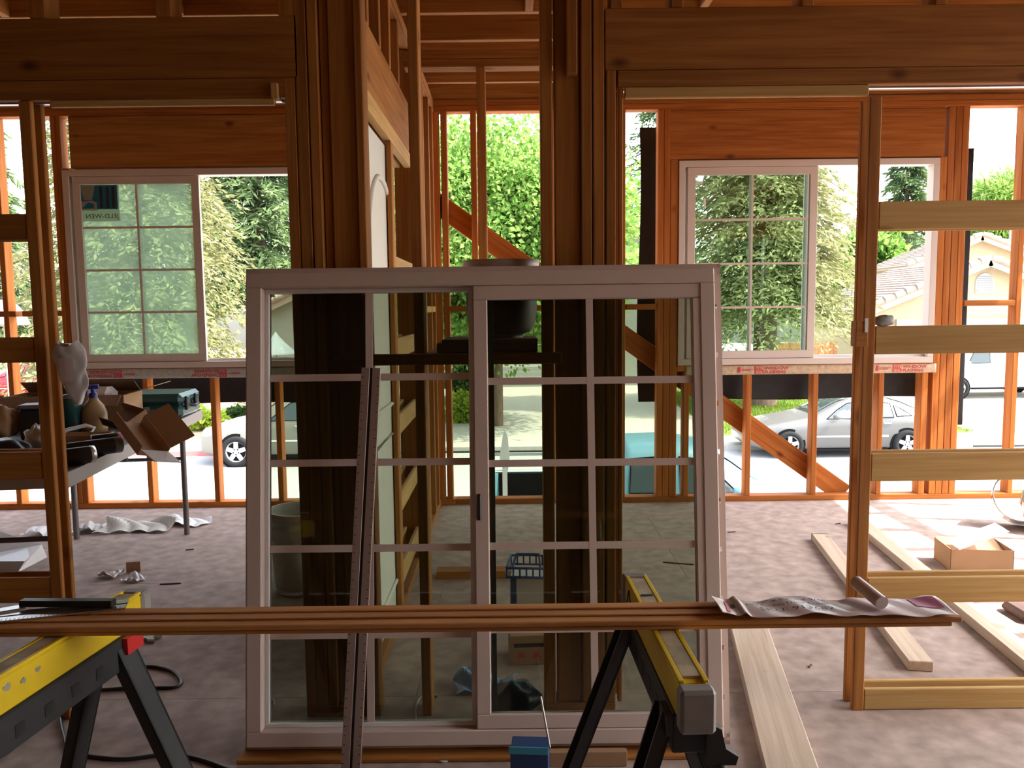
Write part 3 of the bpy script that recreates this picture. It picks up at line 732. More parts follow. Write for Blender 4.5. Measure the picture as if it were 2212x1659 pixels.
def thing_mesh(name, label, cat, mb, m, loc, rz=0, group=None, thick=0):
    o = mb.build(name, m, None, loc, (0, 0, rz), thick); return tag(o, label, cat, group)
# long carton with open flaps
c0 = ont(270, 924)
cb = empty('long_carton', (c0.x, c0.y, TZ), -angT, 'long open cardboard carton in the middle of the folding table', 'box')
hC_ = .175; lC, dC = .62, .30
MB().box(-lC, 0, 0, .004, 0, hC_).box(-lC, 0, dC - .004, dC, 0, hC_).box(-lC, -lC + .004, .004, dC - .004, 0, hC_).box(-.004, 0, .004, dC - .004, 0, hC_).box(-lC, 0, 0, dC, 0, .004).build('carton', 'cardboard_dark', cb)
MB().box(.0002, .0012, .006, dC - .006, .004, hC_ - .003).build('pale_end_face', 'cardboard', cb)  # whole end face covered in the lighter cardboard tone
MB().box(.0012, .0020, .02, dC - .01, .01, .055).build('shipping_label', 'paper', cb)
MB().prism([(.0, 0), (.16, .045), (.16, .049), (.0, .004)], .0, dC, 'y', Matrix.Translation((0, 0, hC_))).build('flap', 'cardboard', cb)
MB().prism([(0, 0), (-.09, .06), (-.09, .064), (0, .004)], -lC + .01, -.01, 'x', Matrix.Translation((0, dC, hC_))).build('flap', 'cardboard_dark', cb)
MB().prism([(0, 0), (-.07, -.05), (-.07, -.046), (0, .004)], -lC + .01, -.01, 'x', Matrix.Translation((0, 0, hC_))).build('flap', 'cardboard_dark', cb)
thing_mesh('white_package', 'white padded package on top of the long carton', 'package', crumple(.11, .10, .035, 4, 10, 2, .12), 'bag_white', (c0.x - .20, c0.y + .34, TZ + hC_ - .05)) if False else None
wp = empty('foam_package', (c0.x - .21, c0.y + .18, TZ + .006), 0, 'white foam package sticking out of the long carton', 'package')
MB().box(-.10, .08, -.06, .06, 0, .20, c=.03).build('body', 'paper_white', wp)
# green hard case
g0 = ont(394, 905)
gc = empty('green_case', (g0.x, g0.y, TZ), -angT - R(2), 'dark green hard tool case with two latches at the far end of the table', 'tool case')
gw, gd_, gh = .42, .36, .145
MB().box(-gw, 0, 0, gd_, 0, gh * .55, c=.022).build('case_base', 'case_green', gc); MB().box(-gw, 0, 0, gd_, gh * .555, gh, c=.022).build('case_lid', 'case_green', gc)
for y in (.09, .26): MB().box(-.006, .014, y - .028, y + .028, gh * .30, gh * .86, c=.005).build('latch', 'dark_plastic', gc)
MB().tube([(.004, .13, gh * .45), (.032, .135, gh * .45), (.032, .215, gh * .45), (.004, .22, gh * .45)], .009, 8).build('handle', 'dark_plastic', gc)
MB().box(-.30, -.18, -.0015, .001, .05, .075).build('name_plate', 'grey_plastic', gc)
# open tan box tipped over the table edge
k0 = ont(290, 955)
ob = empty('tipped_open_box', tuple(W(300, 948, 3.58)), label='opened tan cardboard box tipped over the edge of the folding table', cat='box', rot=(R(-14), R(30), R(-40)))
MB().box(-.13, .13, -.07, .07, 0, .003).box(-.13, .13, -.07, -.067, .003, .05).box(-.13, .13, .067, .07, .003, .05).build('tray', 'cardboard', ob)
MB().prism([(0, 0), (.085, .075), (.087, .072), (.002, -.002)], -.13, .13, 'x', Matrix.Translation((0, .07, .05))).build('lid', 'cardboard', ob)
MB().prism([(0, 0), (.11, .02), (.11, .016), (0, -.004)], -.065, .065, 'y', Matrix.Translation((.13, 0, .03))).build('end_flap', 'paper', ob)
k1 = ont(262, 942)
ob2 = empty('dark_open_box', (k1.x - .02, k1.y + .10, TZ + .062), label='small dark printed box lying open beside the tipped tan box', cat='box', rot=(R(28), R(8), R(-30)))
MB().box(-.10, .10, -.07, .07, 0, .003).box(-.10, .10, -.07, -.067, .003, .05).box(-.10, .10, .067, .07, .003, .05).box(.097, .10, -.067, .067, .003, .05).build('tray', 'cardboard_dark', ob2)
MB().box(-.09, .09, -.0715, -.070, .01, .045).build('print', 'print_black', ob2)
# spray bottle, wash bottle, tubes and cans
def spray(px, py, label):
    p = ont(px, py); r = empty('spray_bottle', (p.x, p.y, TZ), R(20), label, 'spray bottle')
    MB().lathe([(.001, 0), (.058, .0), (.062, .02), (.062, .10), (.05, .135), (.026, .165), (.02, .18)], 20, Matrix.Scale(.72, 4, (0, 1, 0))).build('bottle', 'jug_beige', r)
    MB().lathe([(.022, .178), (.022, .20), (.012, .205), (.012, .225)], 14).build('collar', 'blue_plastic', r)
    MB().box(-.055, .03, -.012, .012, .222, .245, c=.004).build('spray_head', 'blue_plastic', r); MB().prism([(-.035, .222), (-.025, .222), (-.03, .185), (-.042, .19)], -.006, .006, 'y').build('trigger', 'blue_plastic', r)
    return r
spray(206, 932, 'beige spray bottle with a blue head standing before the carton')
p = ont(152, 935); gb = empty('glass_jar', (p.x + .01, p.y, TZ), 0, 'blue-green round jar beside the post, before the carton', 'jar')
MB().lathe([(.001, 0), (.04, 0), (.045, .02), (.045, .10), (.052, .13), (.055, .15), (.048, .18), (.028, .195), (.001, .20)], 22).build('body', 'case_green', gb); MB().lathe([(.046, .182), (.048, .196), (.001, .206)], 20).build('cap', 'grey_plastic', gb)
p = ont(158, 952); tag(MB().tube([(-.06, -.05, .03), (-.02, -.01, .055), (.05, .03, .07), (.08, .05, .055), (.07, .03, .03), (.02, -.01, .02), (-.05, -.05, .012)], .010, 6).build('strap_loop', 'bag_white', None, (p.x, p.y, TZ)), 'pale blue-white looped strap on the table behind the shallow tray', 'strap')
p = ont(190, 962); tr_ = empty('shallow_tray', (p.x, p.y, TZ), -angT, 'shallow brown cardboard tray before the spray bottle', 'tray')
MB().box(-.12, .10, -.05, .06, 0, .003).box(-.12, .10, -.05, -.047, .003, .055).box(-.12, .10, .057, .06, .003, .055).box(-.12, -.117, -.047, .057, .003, .055).box(.097, .10, -.047, .057, .003, .055).build('tray', 'cardboard', tr_)
def can(px, py, label, m1, m2, rz, ln=.20, r_=.034):
    p = ont(px, py); o = empty('caulk_tube' if ln > .15 else 'spray_can', (p.x, p.y, TZ), rz, label, 'tube' if ln > .15 else 'can')
    M = Matrix.Translation((0, 0, r_)) @ Matrix.Rotation(R(90), 4, 'Y')
    MB().lathe([(.001, -ln / 2), (r_, -ln / 2), (r_, ln * .32)], 18, M).build('body', m1, o); MB().lathe([(r_ * 1.01, ln * .32), (r_ * 1.01, ln * .46), (r_ * .6, ln * .5), (.001, ln * .52)], 18, M).build('cap', m2, o)
can(205, 985, 'black tube with a magenta band lying at the table edge', 'dark_plastic', 'grey_plastic', R(50), .24, .036)
can(232, 968, 'dark can with a magenta cap behind the black tube', 'dark_plastic', 'magenta', R(42), .13, .034)
can(168, 1004, 'shiny-ended dark can nearest to the near corner of the table', 'dark_plastic', 'steel_bright', R(48), .14, .036)
# things seen through the ladder frame
for px, py, nm, lb, ct, mb, m_, dz in (
    (2, 950, 'paper_sack', 'brown paper sack with a pale top on the table behind the ladder frame', 'sack', crumple(.085, .07, .085, 8, 12, 2.2, .14), 'cardboard', 0),
    (92, 972, 'clear_bag', 'crumpled white plastic bag on the table beside the stud', 'bag', crumple(.075, .06, .055, 12, 14, 4, .2), 'bag_white', 0),
    (10, 992, 'black_pouch', 'black tool pouch at the table front behind the ladder frame', 'pouch', crumple(.10, .06, .045, 14, 12, 2.0, .12), 'dark_plastic', 0)):
    p = ont(px, py); thing_mesh(nm, lb, ct, mb, m_, (p.x, p.y, TZ + dz))
p = ont(74, 948); pj = empty('dark_container', (p.x, p.y + .02, TZ), R(12), 'square dark see-through container on the table behind the ladder frame', 'container')
MB().box(-.055, .055, -.055, .055, 0, .15, c=.008).build('body', 'dark_plastic', pj); MB().box(-.060, .060, -.060, .060, .151, .172, c=.006).build('lid', 'grey_plastic', pj)
p = ont(-110, 955); pj = empty('small_dark_case', (p.x, p.y, TZ), 0, 'small dark case cut off at the picture edge on the table', 'case'); MB().box(-.06, .06, -.05, .05, 0, .10, c=.01).build('body', 'dark_plastic', pj); MB().tube([(-.03, 0, .10), (-.03, 0, .125), (.03, 0, .125), (.03, 0, .10)], .006, 6).build('handle', 'grey_plastic', pj)

# ---- hanging bag on the post, block and bits on the other post
b0 = W(150, 742, YN - .02)
def bagf(u, v):
    t = 1 - v; wd = (.030 + .020 * math.sin(math.pi * min(1, t * 1.2))) * (1 if t < .75 else 1 - (t - .75) * 3.0)
    a = 2 * math.pi * u
    rr = 1 + .13 * math.sin(3 * a + 5 * t) * math.sin(9 * t + a) + .06 * math.sin(5 * a - 8 * t)
    return (wd * rr * math.cos(a) + .022 * t + .005 * math.sin(9 * t + a), .014 * rr * math.sin(a) * (1 + .3 * math.sin(7 * t)), -.195 * t + .010 * math.cos(2 * a) * (1 - t))
hb = empty('hanging_bag', (b0.x - .003, YN - .024, b0.z), 0, 'white printed plastic bag hanging on the post by the table', 'bag')
MB().grid(bagf, 30, 34).build('bag', 'bag_white', hb); MB().grid(lambda u, v: (-.022 + .044 * u, -.0185 - .002 * math.sin(3 * u), -.12 + .075 * v), 4, 6).build('print_panel', 'plastic_film', hb)
MB().box(-.012, .004, -.002, .022, -.008, .0).build('nail', 'steel_bright', hb)
b1 = W(1844, 693, YN - .02); b2 = W(1862, 748, YN - .02)
wbk = empty('wood_block', ((b1.x + b2.x) / 2, YN - .016, b2.z), 0, 'short wood block fixed to the pocket-frame stud', 'block')
MB().box((b1.x - b2.x) / 2, (b2.x - b1.x) / 2 + .010, -.024, .0165, 0, b1.z - b2.z, c=.002).build('block', 'fir', wbk); MB().box(.012, .022, -.027, -.0242, .045, b1.z - b2.z + .008).build('paper_tag', 'paper_white', wbk)
b3 = W(1912, 700, YN + .01)
rgo = thing_mesh('grey_rag', 'grey crumpled rag resting on the ladder rung by the stud', 'rag', crumple(.034, .012, .018, 20, 10, 3, .15), 'bag_grey', (b3.x - .004, YN + .0125, nz(1950, 705) + .0005))

# ---- lumber lying on the subfloor
def floor_board(label, a, b, w, t, m, z=.0008):
    a = Vector((a.x, a.y, z + t / 2)); b = Vector((b.x, b.y, z + t / 2))
    d = (b - a); r = empty('floor_board', (a.x, a.y, 0), 0, label, 'board'); o = span('board', r, a, b, w, t, m, .003); return r
A = G(1612, 1330, .04); B = G(1718, 1680, .04)
floor_board('wide pale plank lying beside the leaning window', A + (A - B) * .12, B + (B - A) * .6, .15, .038, 'pine_grey')
A = G(1771, 1153, .04); B = G(1990, 1428, .04)
fb2 = floor_board('short stained two-by-four with a green end lying behind the jamb board', A, B, .089, .038, 'pine_grey')
d_ = (Vector((A.x, A.y, 0)) - Vector((B.x, B.y, 0))).normalized(); e = Vector((A.x, A.y, .0198)) - fb2.location
span('green_end', fb2, Vector((A.x, A.y, .0198)) + d_ * .0, Vector((A.x, A.y, .0198)) + d_ * .012, .090, .039, 'wood_end_green', .002)
A = G(1850, 1118, .04); B = G(2290, 1470, .04)
floor_board('long clean two-by-four lying along the sunlit floor', A, B, .092, .042, 'pine_grey')
# ---- carton with a shipping label, duct elbow, dark pad on the sunny floor
c1 = on_floor(2052, 1234)
sb = empty('labelled_carton', (c1.x, c1.y, 0), R(-8), 'brown carton with a white shipping label on its flap, standing in the sun', 'box')
MB().box(0, .30, 0, .22, 0, .004).box(0, .30, 0, .004, 0, .115).box(0, .30, .216, .22, 0, .115).box(0, .004, 0, .22, 0, .115).box(.296, .30, 0, .22, 0, .115).build('carton', 'cardboard', sb)
MB().prism([(0, 0), (.15, -.03), (.15, -.026), (0, .004)], 0.01, .295, 'x', Matrix.Translation((0, .22, .115)) @ Matrix.Rotation(R(180), 4, 'Z') @ Matrix.Translation((-.30, 0, 0))).build('flap', 'cardboard', sb)
MB().prism([(.03, .0), (.26, .10), (.2585, .1035), (.0285, .0035)], -.03, .13, 'y', Matrix.Translation((0, 0, .120))).build('label_flap', 'paper_white', sb)
MB().box(.04, .07, .03, .05, .1262, .1268, Matrix.Rotation(R(0), 4, 'X')).build('print', 'print_blue', sb)
dp = on_floor(2172, 1148)
du = empty('duct_elbow', (dp.x + .18, dp.y + .16, 0), 0, 'shiny sheet-metal duct elbow lying on the sunlit floor', 'duct')
rD = .155
M1 = Matrix.Translation((0, 0, rD)) @ Matrix.Rotation(R(68), 4, 'X') @ Matrix.Rotation(R(-25), 4, 'Y')
MB().lathe([(rD, -.02), (rD, .14), (rD * 1.02, .145), (rD * 1.02, .155), (rD * .98, .155), (rD * .97, -.02)], 32, M1).build('collar', 'duct', du)
M2 = Matrix.Translation((.07, -.15, rD * .93)) @ Matrix.Rotation(R(100), 4, 'X') @ Matrix.Rotation(R(-35), 4, 'Y')
MB().lathe([(rD * .92, -.10), (rD * .92, .0), (rD * .86, .05), (rD * .66, .10), (rD * .36, .135), (.001, .145)], 32, M2).build('cone', 'duct', du)
rp = on_floor(2214, 1338); thing_mesh('dark_pad', 'dark brown kneeling pad cut off by the picture edge', 'pad', MB().box(-.09, .20, -.06, .12, 0, .045, c=.018), 'rag', (rp.x + .05, rp.y, .0005))

# ---- papers and litter on the floor
def sheet(name, label, cat, px, py, sx, sy, m, seed, lift=.02, rz=0, n=22):
    rg = np.random.default_rng(seed); ph = rg.uniform(0, 6.28, 6); p = on_floor(px, py)
    def fn(u, v):
        x, y = (u - .5) * sx, (v - .5) * sy
        z = .003 + lift * (.5 + .5 * math.sin(3.2 * u * 2 + ph[0] + 2 * v)) * (.5 + .5 * math.sin(4 * v + ph[1])) + lift * .3 * abs(math.sin(11 * u + 5 * v + ph[2]))
        return (x + .06 * sx * math.sin(6 * v + ph[3]), y + .08 * sy * math.sin(5 * u + ph[4]), z)
    return thing_mesh(name, label, cat, MB().grid(fn, n, n, smooth=False), m, (p.x, p.y, .001), rz, None, .0012)
sheet('kraft_sheet', 'crumpled tan paper sheet on the floor under the dusty window', 'paper', 300, 1143, .42, .22, 'paper', 41, .06, R(4))
sheet('white_sheet', 'white paper sheet beside the table leg under the dusty window', 'paper', 402, 1130, .30, .18, 'paper_white', 42, .03, R(-6))
sheet('plastic_sheet', 'shiny crumpled plastic between the table legs', 'plastic sheet', 196, 1146, .16, .18, 'bag_white', 43, .05)
sheet('plastic_scrap', 'bluish plastic scrap left of the far table leg', 'plastic sheet', 105, 1152, .20, .22, 'bag_white', 46, .04)
sheet('torn_label', 'torn red and white label on the floor past the table', 'paper', 240, 1246, .11, .09, 'plastic_film', 44, .035, R(30))
sheet('white_scrap', 'white paper scrap beside the torn label', 'paper', 290, 1254, .10, .07, 'paper_white', 45, .03, R(-15))
p = on_floor(283, 1240); thing_mesh('card_scrap', 'small square of tan card behind the white scrap', 'card', MB().box(-.035, .035, -.003, .003, 0, .055), 'cardboard', (p.x, p.y + .03, .001), R(10))
p = on_floor(0, 1232); pb_ = empty('white_packet', (p.x - .05, p.y + .10, 0), R(-6), 'white wedge-shaped packet on the floor behind the ladder frame', 'packet')
MB().add([(-.2, -.14, 0), (.18, -.12, 0), (.16, .14, 0), (-.2, .16, 0), (-.2, -.13, .055), (.21, -.10, .055), (.14, .13, .075), (-.14, .12, .16)],
         [(3, 2, 1, 0), (4, 5, 6, 7), (0, 1, 5, 4), (1, 2, 6, 5), (2, 3, 7, 6), (3, 0, 4, 7)]).build('packet', 'bag_white', pb_)
sheet('blue_wrapper', 'shiny bluish plastic wrapper on the floor behind the window grid', 'wrapper', 1050, 1488, .22, .12, 'blue_film', 47, .05, R(-5))
sheet('foil_scrap', 'tiny foil scrap seen low through the fixed pane', 'scrap', 581, 1524, .05, .03, 'bag_white', 48, .015)
p = on_floor(1108, 1555); thing_mesh('black_bag', 'black bag on the floor seen low through the sash pane', 'bag', crumple(.085, .07, .055, 50, 12, 2.2, .15), 'dark_plastic', (p.x, p.y + .03, .001))
# white carton with dark blue basket, and low carton behind the posts
p = on_floor(1142, 1330); wbx = empty('tall_white_box', (p.x, p.y, 0), R(-6), 'tall white box with a dark blue wire basket on top, standing in the hall', 'box')
MB().box(-.075, .075, -.08, .08, 0, .20, c=.003).build('box', 'bucket_white', wbx); hbk = MB()
for z in (.205, .245): hbk.tube([(-.085, -.09, z), (.085, -.09, z), (.085, .09, z), (-.085, .09, z), (-.085, -.09, z)], .006, 6)
for t in np.linspace(-.085, .085, 7): hbk.tube([(t, -.09, .205), (t, -.09, .245)], .004, 5); hbk.tube([(t, .09, .205), (t, .09, .245)], .004, 5)
hbk.build('basket', 'blue_card', wbx); MB().tube([(-.06, -.09, .245), (-.05, -.02, .285), (.05, -.02, .285), (.06, -.09, .245)], .006, 6).build('handle', 'blue_card', wbx)
MB().box(-.070, -.045, -.0815, -.080, .0, .20).build('dark_stripe', 'blue_card', wbx)
p = on_floor(1150, 1436); lc = empty('printed_carton', (p.x, p.y, 0), R(3), 'low tan carton with red print behind the sash grid', 'box')
MB().box(-.085, .085, 0, .14, 0, .115, c=.002).build('carton', 'cardboard', lc)
for k, x in enumerate((-.055, .0, .045)): MB().prism([(x, .03), (x + .03, .03), (x + .015, .055)], -.0012, 0, 'y').build('print', 'print_red', lc)
MB().box(-.07, .05, -.0012, 0, .070, .085).build('print', 'print_black', lc)
# blue box and tan card piece before the window, black cords, open-end tool
p = W(1145, 1659, 2.12); bb = empty('blue_box', (p.x, 2.12, 0), R(-4), 'dark blue box with a light blue lip at the foot of the window', 'box')
zt2 = W(1145, 1606, 2.12).z
MB().box(-.052, .052, -.03, .06, 0, max(zt2 - .012, .03), c=.002).build('box', 'blue_card', bb); MB().box(-.056, .050, -.032, -.028, max(zt2 - .014, .03), zt2 + .006).build('lip', 'cyan_card', bb)
MB().tube([(.055, .0, zt2 - .01), (.03, .03, zt2 + .12)], .003, 5).build('wire_handle', 'steel_bright', bb)
p = on_floor(1268, 1640); thing_mesh('tan_panel', 'tan board lying against the foot of the leaning window', 'board', MB().box(-.115, .115, -.012, .012, 0, .045, c=.001), 'cardboard', (p.x, p.y - .03, .001))
def cord(name, label, pts, r_, m='cord_black'):
    P = [Vector((*G(x, y, r_).xy, r_ + dz)) for x, y, dz in pts]
    Q = []
    for i in range(len(P) - 1):
        a, b, c, d = P[max(i - 1, 0)], P[i], P[i + 1], P[min(i + 2, len(P) - 1)]
        for k in range(6):
            t = k / 6; Q.append(.5 * ((2 * b) + (-a + c) * t + (2 * a - 5 * b + 4 * c - d) * t * t + (-a + 3 * b - 3 * c + d) * t ** 3))
    Q.append(P[-1])
    return tag(MB().tube(Q, r_, 7).build(name, m), label, 'cord')
cord('power_cord', 'black power cord looping on the floor beside the paint-splashed sawhorse', [(300, 1442, .0), (330, 1440, 0), (372, 1450, 0), (392, 1470, 0), (380, 1484, 0), (330, 1486, 0), (250, 1488, 0), (160, 1500, 0), (134, 1540, 0), (140, 1590, 0), (160, 1625, 0), (260, 1640, 0), (360, 1630, 0), (430, 1640, 0), (500, 1665, 0)], .0065)
cord('thin_pale_cord', 'thin pale cord curling on the floor seen through the fixed pane', [(900, 1590, 0), (898, 1540, .0), (905, 1510, 0), (925, 1503, 0), (945, 1503, 0)], .004, 'cord_pale')
cord('paper_twist', 'short pale twist of tie before the foot of the window', [(938, 1640, 0), (955, 1645, 0), (970, 1642, 0), (974, 1633, 0)], .004, 'cord_pale')
p = on_floor(318, 1382); to = empty('open_end_wrench', (p.x, p.y, 0), R(-8), 'steel open-end wrench lying behind the paint-splashed sawhorse', 'wrench')
MB().box(-.13, .0, -.011, .011, .004, .012, c=.002).build('shank', 'steel_bright', to)
MB().prism([(0, -.014), (.02, -.030), (.05, -.028), (.035, -.010), (.028, .0), (.035, .010), (.05, .028), (.02, .030), (0, .014)], .001, .016, 'z').build('jaw', 'steel_bright', to)
p = on_floor(130, 1370); thing_mesh('dark_tool_bag', 'dark bag on the floor half hidden by the paint-splashed sawhorse', 'bag', crumple(.10, .08, .05, 60, 10, 2, .12), 'dark_plastic', (p.x, p.y, .001)) if False else None
for k, (px, py, rz) in enumerate(((410, 1188, .3), (368, 1262, .1), (1855, 1214, .6), (1750, 1440, .9), (1580, 1150, .2), (1465, 1218, -.3), (1810, 1132, .4))):
    p = on_floor(px, py); ln = (.045, .10, .05, .03, .05, .16, .04)[k]
    thing_mesh('wood_splinter', ('short dark splinter near the white sheet', 'thin stick past the white scrap', 'splinter beside the stained two-by-four', 'chip before the stained two-by-four', 'splinter under the open window', 'long thin stick seen through the sash pane', 'chip near the far sole plate')[k], 'splinter', MB().box(-ln / 2, ln / 2, -.003, .003, 0, .005), 'rag', (p.x, p.y, .0006), rz)

# ---- flashing paper and printed tape around the window openings
def wavy(name, label, x0, x1, z0, z1, y, seed, m='black_paper', cat='flashing paper', curl=.02, nu=16, nv=16):
    rg = np.random.default_rng(seed); ph = rg.uniform(0, 6.28, 6)
    def fn(u, v):
        x = x0 + (x1 - x0) * u; z = z0 + (z1 - z0) * v
        if abs(x1 - x0) < abs(z1 - z0): x += .012 * math.sin(6 * v + ph[0]) * (1 - u)
        else: z += .008 * math.sin(7 * u + ph[1]) * (1 - v)
        return (x, y + curl * .5 * (1 + math.sin(5 * u + ph[2]) * math.sin(4 * v + ph[3])) * .5, z)
    return tag(MB().grid(fn, nu, nv).build(name, m, thick=.0016), label, cat)
yo = YF + SD + .045
wavy('flashing_paper', 'black paper strip hanging outside beside the framed window jamb', W(1380, 600, yo).x, W(1432, 600, yo).x, W(1400, 868, yo).z, W(1400, 275, yo).z, yo, 1)
wavy('flashing_paper', 'black paper strip hanging under the window with the red-printed tape', W(1505, 830, yo).x, W(2000, 830, yo).x, W(1700, 861, yo).z, W(1700, 795, yo).z, yo, 2)
wavy('flashing_paper', 'narrow black paper strip outside the stud cluster by the arched-vent house', W(2060, 600, yo).x, W(2093, 600, yo).x, W(2080, 918, yo).z, W(2080, 320, yo).z, yo, 3)
wavy('flashing_paper', 'black paper strip hanging under the dusty window', W(190, 850, yo).x, W(700, 850, yo).x, W(450, 872, yo).z, W(450, 800, yo).z, yo, 4)
def tape(name, label, xa, xb, za, zb, flip, m):
    r = empty(name, (xa, YF - .0005, za), 0, label, 'tape'); hh = zb - za; ll = xb - xa
    rg = np.random.default_rng(5); 
    MB().grid(lambda u, v: (u * ll, -.001 - .0012 * abs(math.sin(u * 90)) - .001 * math.sin(u * 13 + v * 4), v * hh), 120, 3).build('strip', m, r, thick=.0006)
    for kx in ((.476, 1.42) if not flip else (.0, .717)):
        if kx + .25 > ll: continue
        s = -1 if flip else 1
        def put(b_, nm, dx, dz, size, sx=1.0):
            M = Matrix.Translation((kx + (dx if not flip else .26 - dx), -.0045, (dz if not flip else hh - dz))) @ Matrix.Rotation(R(90), 4, 'X') @ (Matrix.Rotation(math.pi, 4, 'Z') if flip else Matrix.Identity(4))
            text(b_, nm, 'print_red' if nm != 'print_inverse' else m, r, M, size, bold=.0006, sx=sx)
        put('WINDOW', 'print_window', .068, hh * .55, hh * .46, 1.22); put('FLASHING', 'print_flashing', .068, hh * .12, hh * .46, 1.10)
        def blk(dx0, dx1, dz0, dz1):
            a, b_ = (kx + dx0, kx + dx1) if not flip else (kx + .26 - dx1, kx + .26 - dx0); c_, d_ = (dz0, dz1) if not flip else (hh - dz1, hh - dz0)
            MB().box(a, b_, -.0042, -.0036, c_, d_).build('print_block', 'print_red', r)
        blk(.0, .060, hh * .51, hh * .92); blk(.0, .060, hh * .08, hh * .47)
        put('TITE', 'print_inverse', .006, hh * .57, hh * .40, 1.1); put('SEAL', 'print_inverse', .006, hh * .14, hh * .38, 1.0)
        blk(-.115, -.098, hh * .25, hh * .85) if not flip and kx > .2 else None
        blk(-.090, -.012, hh * .55, hh * .62); blk(-.090, -.030, hh * .42, hh * .47)
    return r
tape('flashing_tape', 'tan red-printed flashing tape on the sill of the window with two grids', fx(1480, 797), fx(2022, 797), SL2 - .066, SL2 - .004, False, 'tape')
tape('flashing_tape', 'greyish flashing tape with upside-down red print on the sill of the dusty window', fx(182, 810), fx(640, 810), SL1 - .070, SL1 - .004, True, 'tape_grey')
# sticker seen from behind on the dusty pane
def thin(name, col):
    m = mat(name, col, .6); b = m.node_tree.nodes['Principled BSDF']; b.inputs['Transmission Weight'].default_value = 0.0
    nt = m.node_tree; t = _node(nt, 'ShaderNodeBsdfTranslucent'); t.inputs['Color'].default_value = (*col, 1); mx = _node(nt, 'ShaderNodeMixShader'); mx.inputs[0].default_value = .6
    nt.links.new(b.outputs[0], mx.inputs[1]); nt.links.new(t.outputs[0], mx.inputs[2]); nt.links.new(mx.outputs[0], nt.nodes['Material Output'].inputs['Surface'])
thin('stk_blue', (0.05, 0.36, 0.62)); thin('stk_pale', (0.66, 0.74, 0.64)); thin('stk_white', (0.7, 0.72, 0.7)); thin('stk_red', (.5, .08, .06))
sk = empty('pane_sticker', (WX0 + .095, YF + .0105, HB1 - .205), 0, 'blue and white sticker showing from behind on the dusty pane', 'sticker')
MB().box(.0, .27, 0, .001, -.145, .095).build('sheet', 'stk_pale', sk)
MB().box(.0, .26, -.0006, 0, -.065, .095).build('blue_field', 'stk_blue', sk)
MB().prism([(.012, .09), (.112, .09), (.088, -.005), (.035, -.005)], -.0012, -.0006, 'y').build('crest', 'stk_pale', sk)
MB().prism([(.0, -.075), (.12, -.075), (.12, -.02), (.09, -.008), (.0, -.015)], -.0012, -.0006, 'y').build('badge', 'stk_white', sk)
MB().prism([(.02, -.06), (.10, -.06), (.10, -.03), (.06, -.02)], -.0018, -.0012, 'y').build('roof_mark', 'stk_blue', sk)
for x in (.14, .185, .222): MB().box(x, x + .02, -.0012, -.0006, -.055, .085).build('bar', 'print_black', sk)
text('JELD-WEN', 'print', 'print_black', sk, Matrix.Translation((.262, -.0012, -.125)) @ Matrix.Rotation(R(90), 4, 'X') @ Matrix.Diagonal((-1, 1, 1, 1)), .042, sx=1.15)
sk2 = empty('pane_label', (WX0 * 0 + fx(1505, 395), YF + .0105, fz(1515, 395)), 0, 'tiny white label on the pane of the window with two grids', 'sticker'); MB().box(0, .045, 0, .001, -.006, .012).build('label', 'paper_white', sk2); MB().box(.05, .065, 0, .001, -.17, -.10).build('tag', 'paper_white', sk2)
# ------------------------------------------------------------------ outdoors: ground, houses, trees, cars
ZS = -2.25
mat('asphalt', (0.33, 0.33, 0.335), 0.9, var=0.12, scale=30, bump=0.1)
mat('concrete', (0.42, 0.40, 0.36), 0.9, var=0.10, scale=6)
mat('curb_red', (0.50, 0.16, 0.15), 0.8, var=0.1)
mat('lawn', (0.10, 0.17, 0.03), 0.95, var=0.4, scale=3)
mat('earth', (0.30, 0.20, 0.13), 0.95, var=0.3, scale=3)
mat('stucco', (0.42, 0.34, 0.22), 0.9, var=0.05, scale=4)
mat('stucco_grey', (0.33, 0.34, 0.30), 0.9, var=0.05, scale=4)
mat('roof_tile', (0.34, 0.26, 0.22), 0.85, var=0.25, scale=3, objvar=0.12)
mat('trim_brown', (0.42, 0.32, 0.26), 0.7)
mat('garage_white', (0.55, 0.54, 0.51), 0.7)
mat('louver', (0.22, 0.22, 0.22), 0.7)
mat('bark', (0.13, 0.085, 0.055), 0.95, var=0.4, scale=6, stretch=(3, 3, .6), bump=0.6)
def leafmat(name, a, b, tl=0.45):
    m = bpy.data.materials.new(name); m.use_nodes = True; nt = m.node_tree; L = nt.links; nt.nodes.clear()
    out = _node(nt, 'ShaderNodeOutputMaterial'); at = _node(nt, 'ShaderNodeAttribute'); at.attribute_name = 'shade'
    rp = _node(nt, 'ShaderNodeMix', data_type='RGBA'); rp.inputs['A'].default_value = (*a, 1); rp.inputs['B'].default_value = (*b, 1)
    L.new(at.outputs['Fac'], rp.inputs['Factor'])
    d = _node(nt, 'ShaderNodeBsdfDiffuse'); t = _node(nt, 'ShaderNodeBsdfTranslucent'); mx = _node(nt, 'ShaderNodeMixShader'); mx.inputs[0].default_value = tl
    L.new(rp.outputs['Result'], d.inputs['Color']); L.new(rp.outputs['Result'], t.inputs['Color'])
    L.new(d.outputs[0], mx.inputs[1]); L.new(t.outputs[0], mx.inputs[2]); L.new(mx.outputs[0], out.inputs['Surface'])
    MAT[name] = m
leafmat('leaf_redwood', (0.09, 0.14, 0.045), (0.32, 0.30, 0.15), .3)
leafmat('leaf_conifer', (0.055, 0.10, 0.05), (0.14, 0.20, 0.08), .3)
leafmat('leaf_maple', (0.10, 0.24, 0.04), (0.30, 0.42, 0.12), .5)
leafmat('leaf_pine', (0.12, 0.26, 0.05), (0.34, 0.44, 0.11), .4)
leafmat('leaf_shrub', (0.16, 0.30, 0.03), (0.46, 0.52, 0.08), .4)
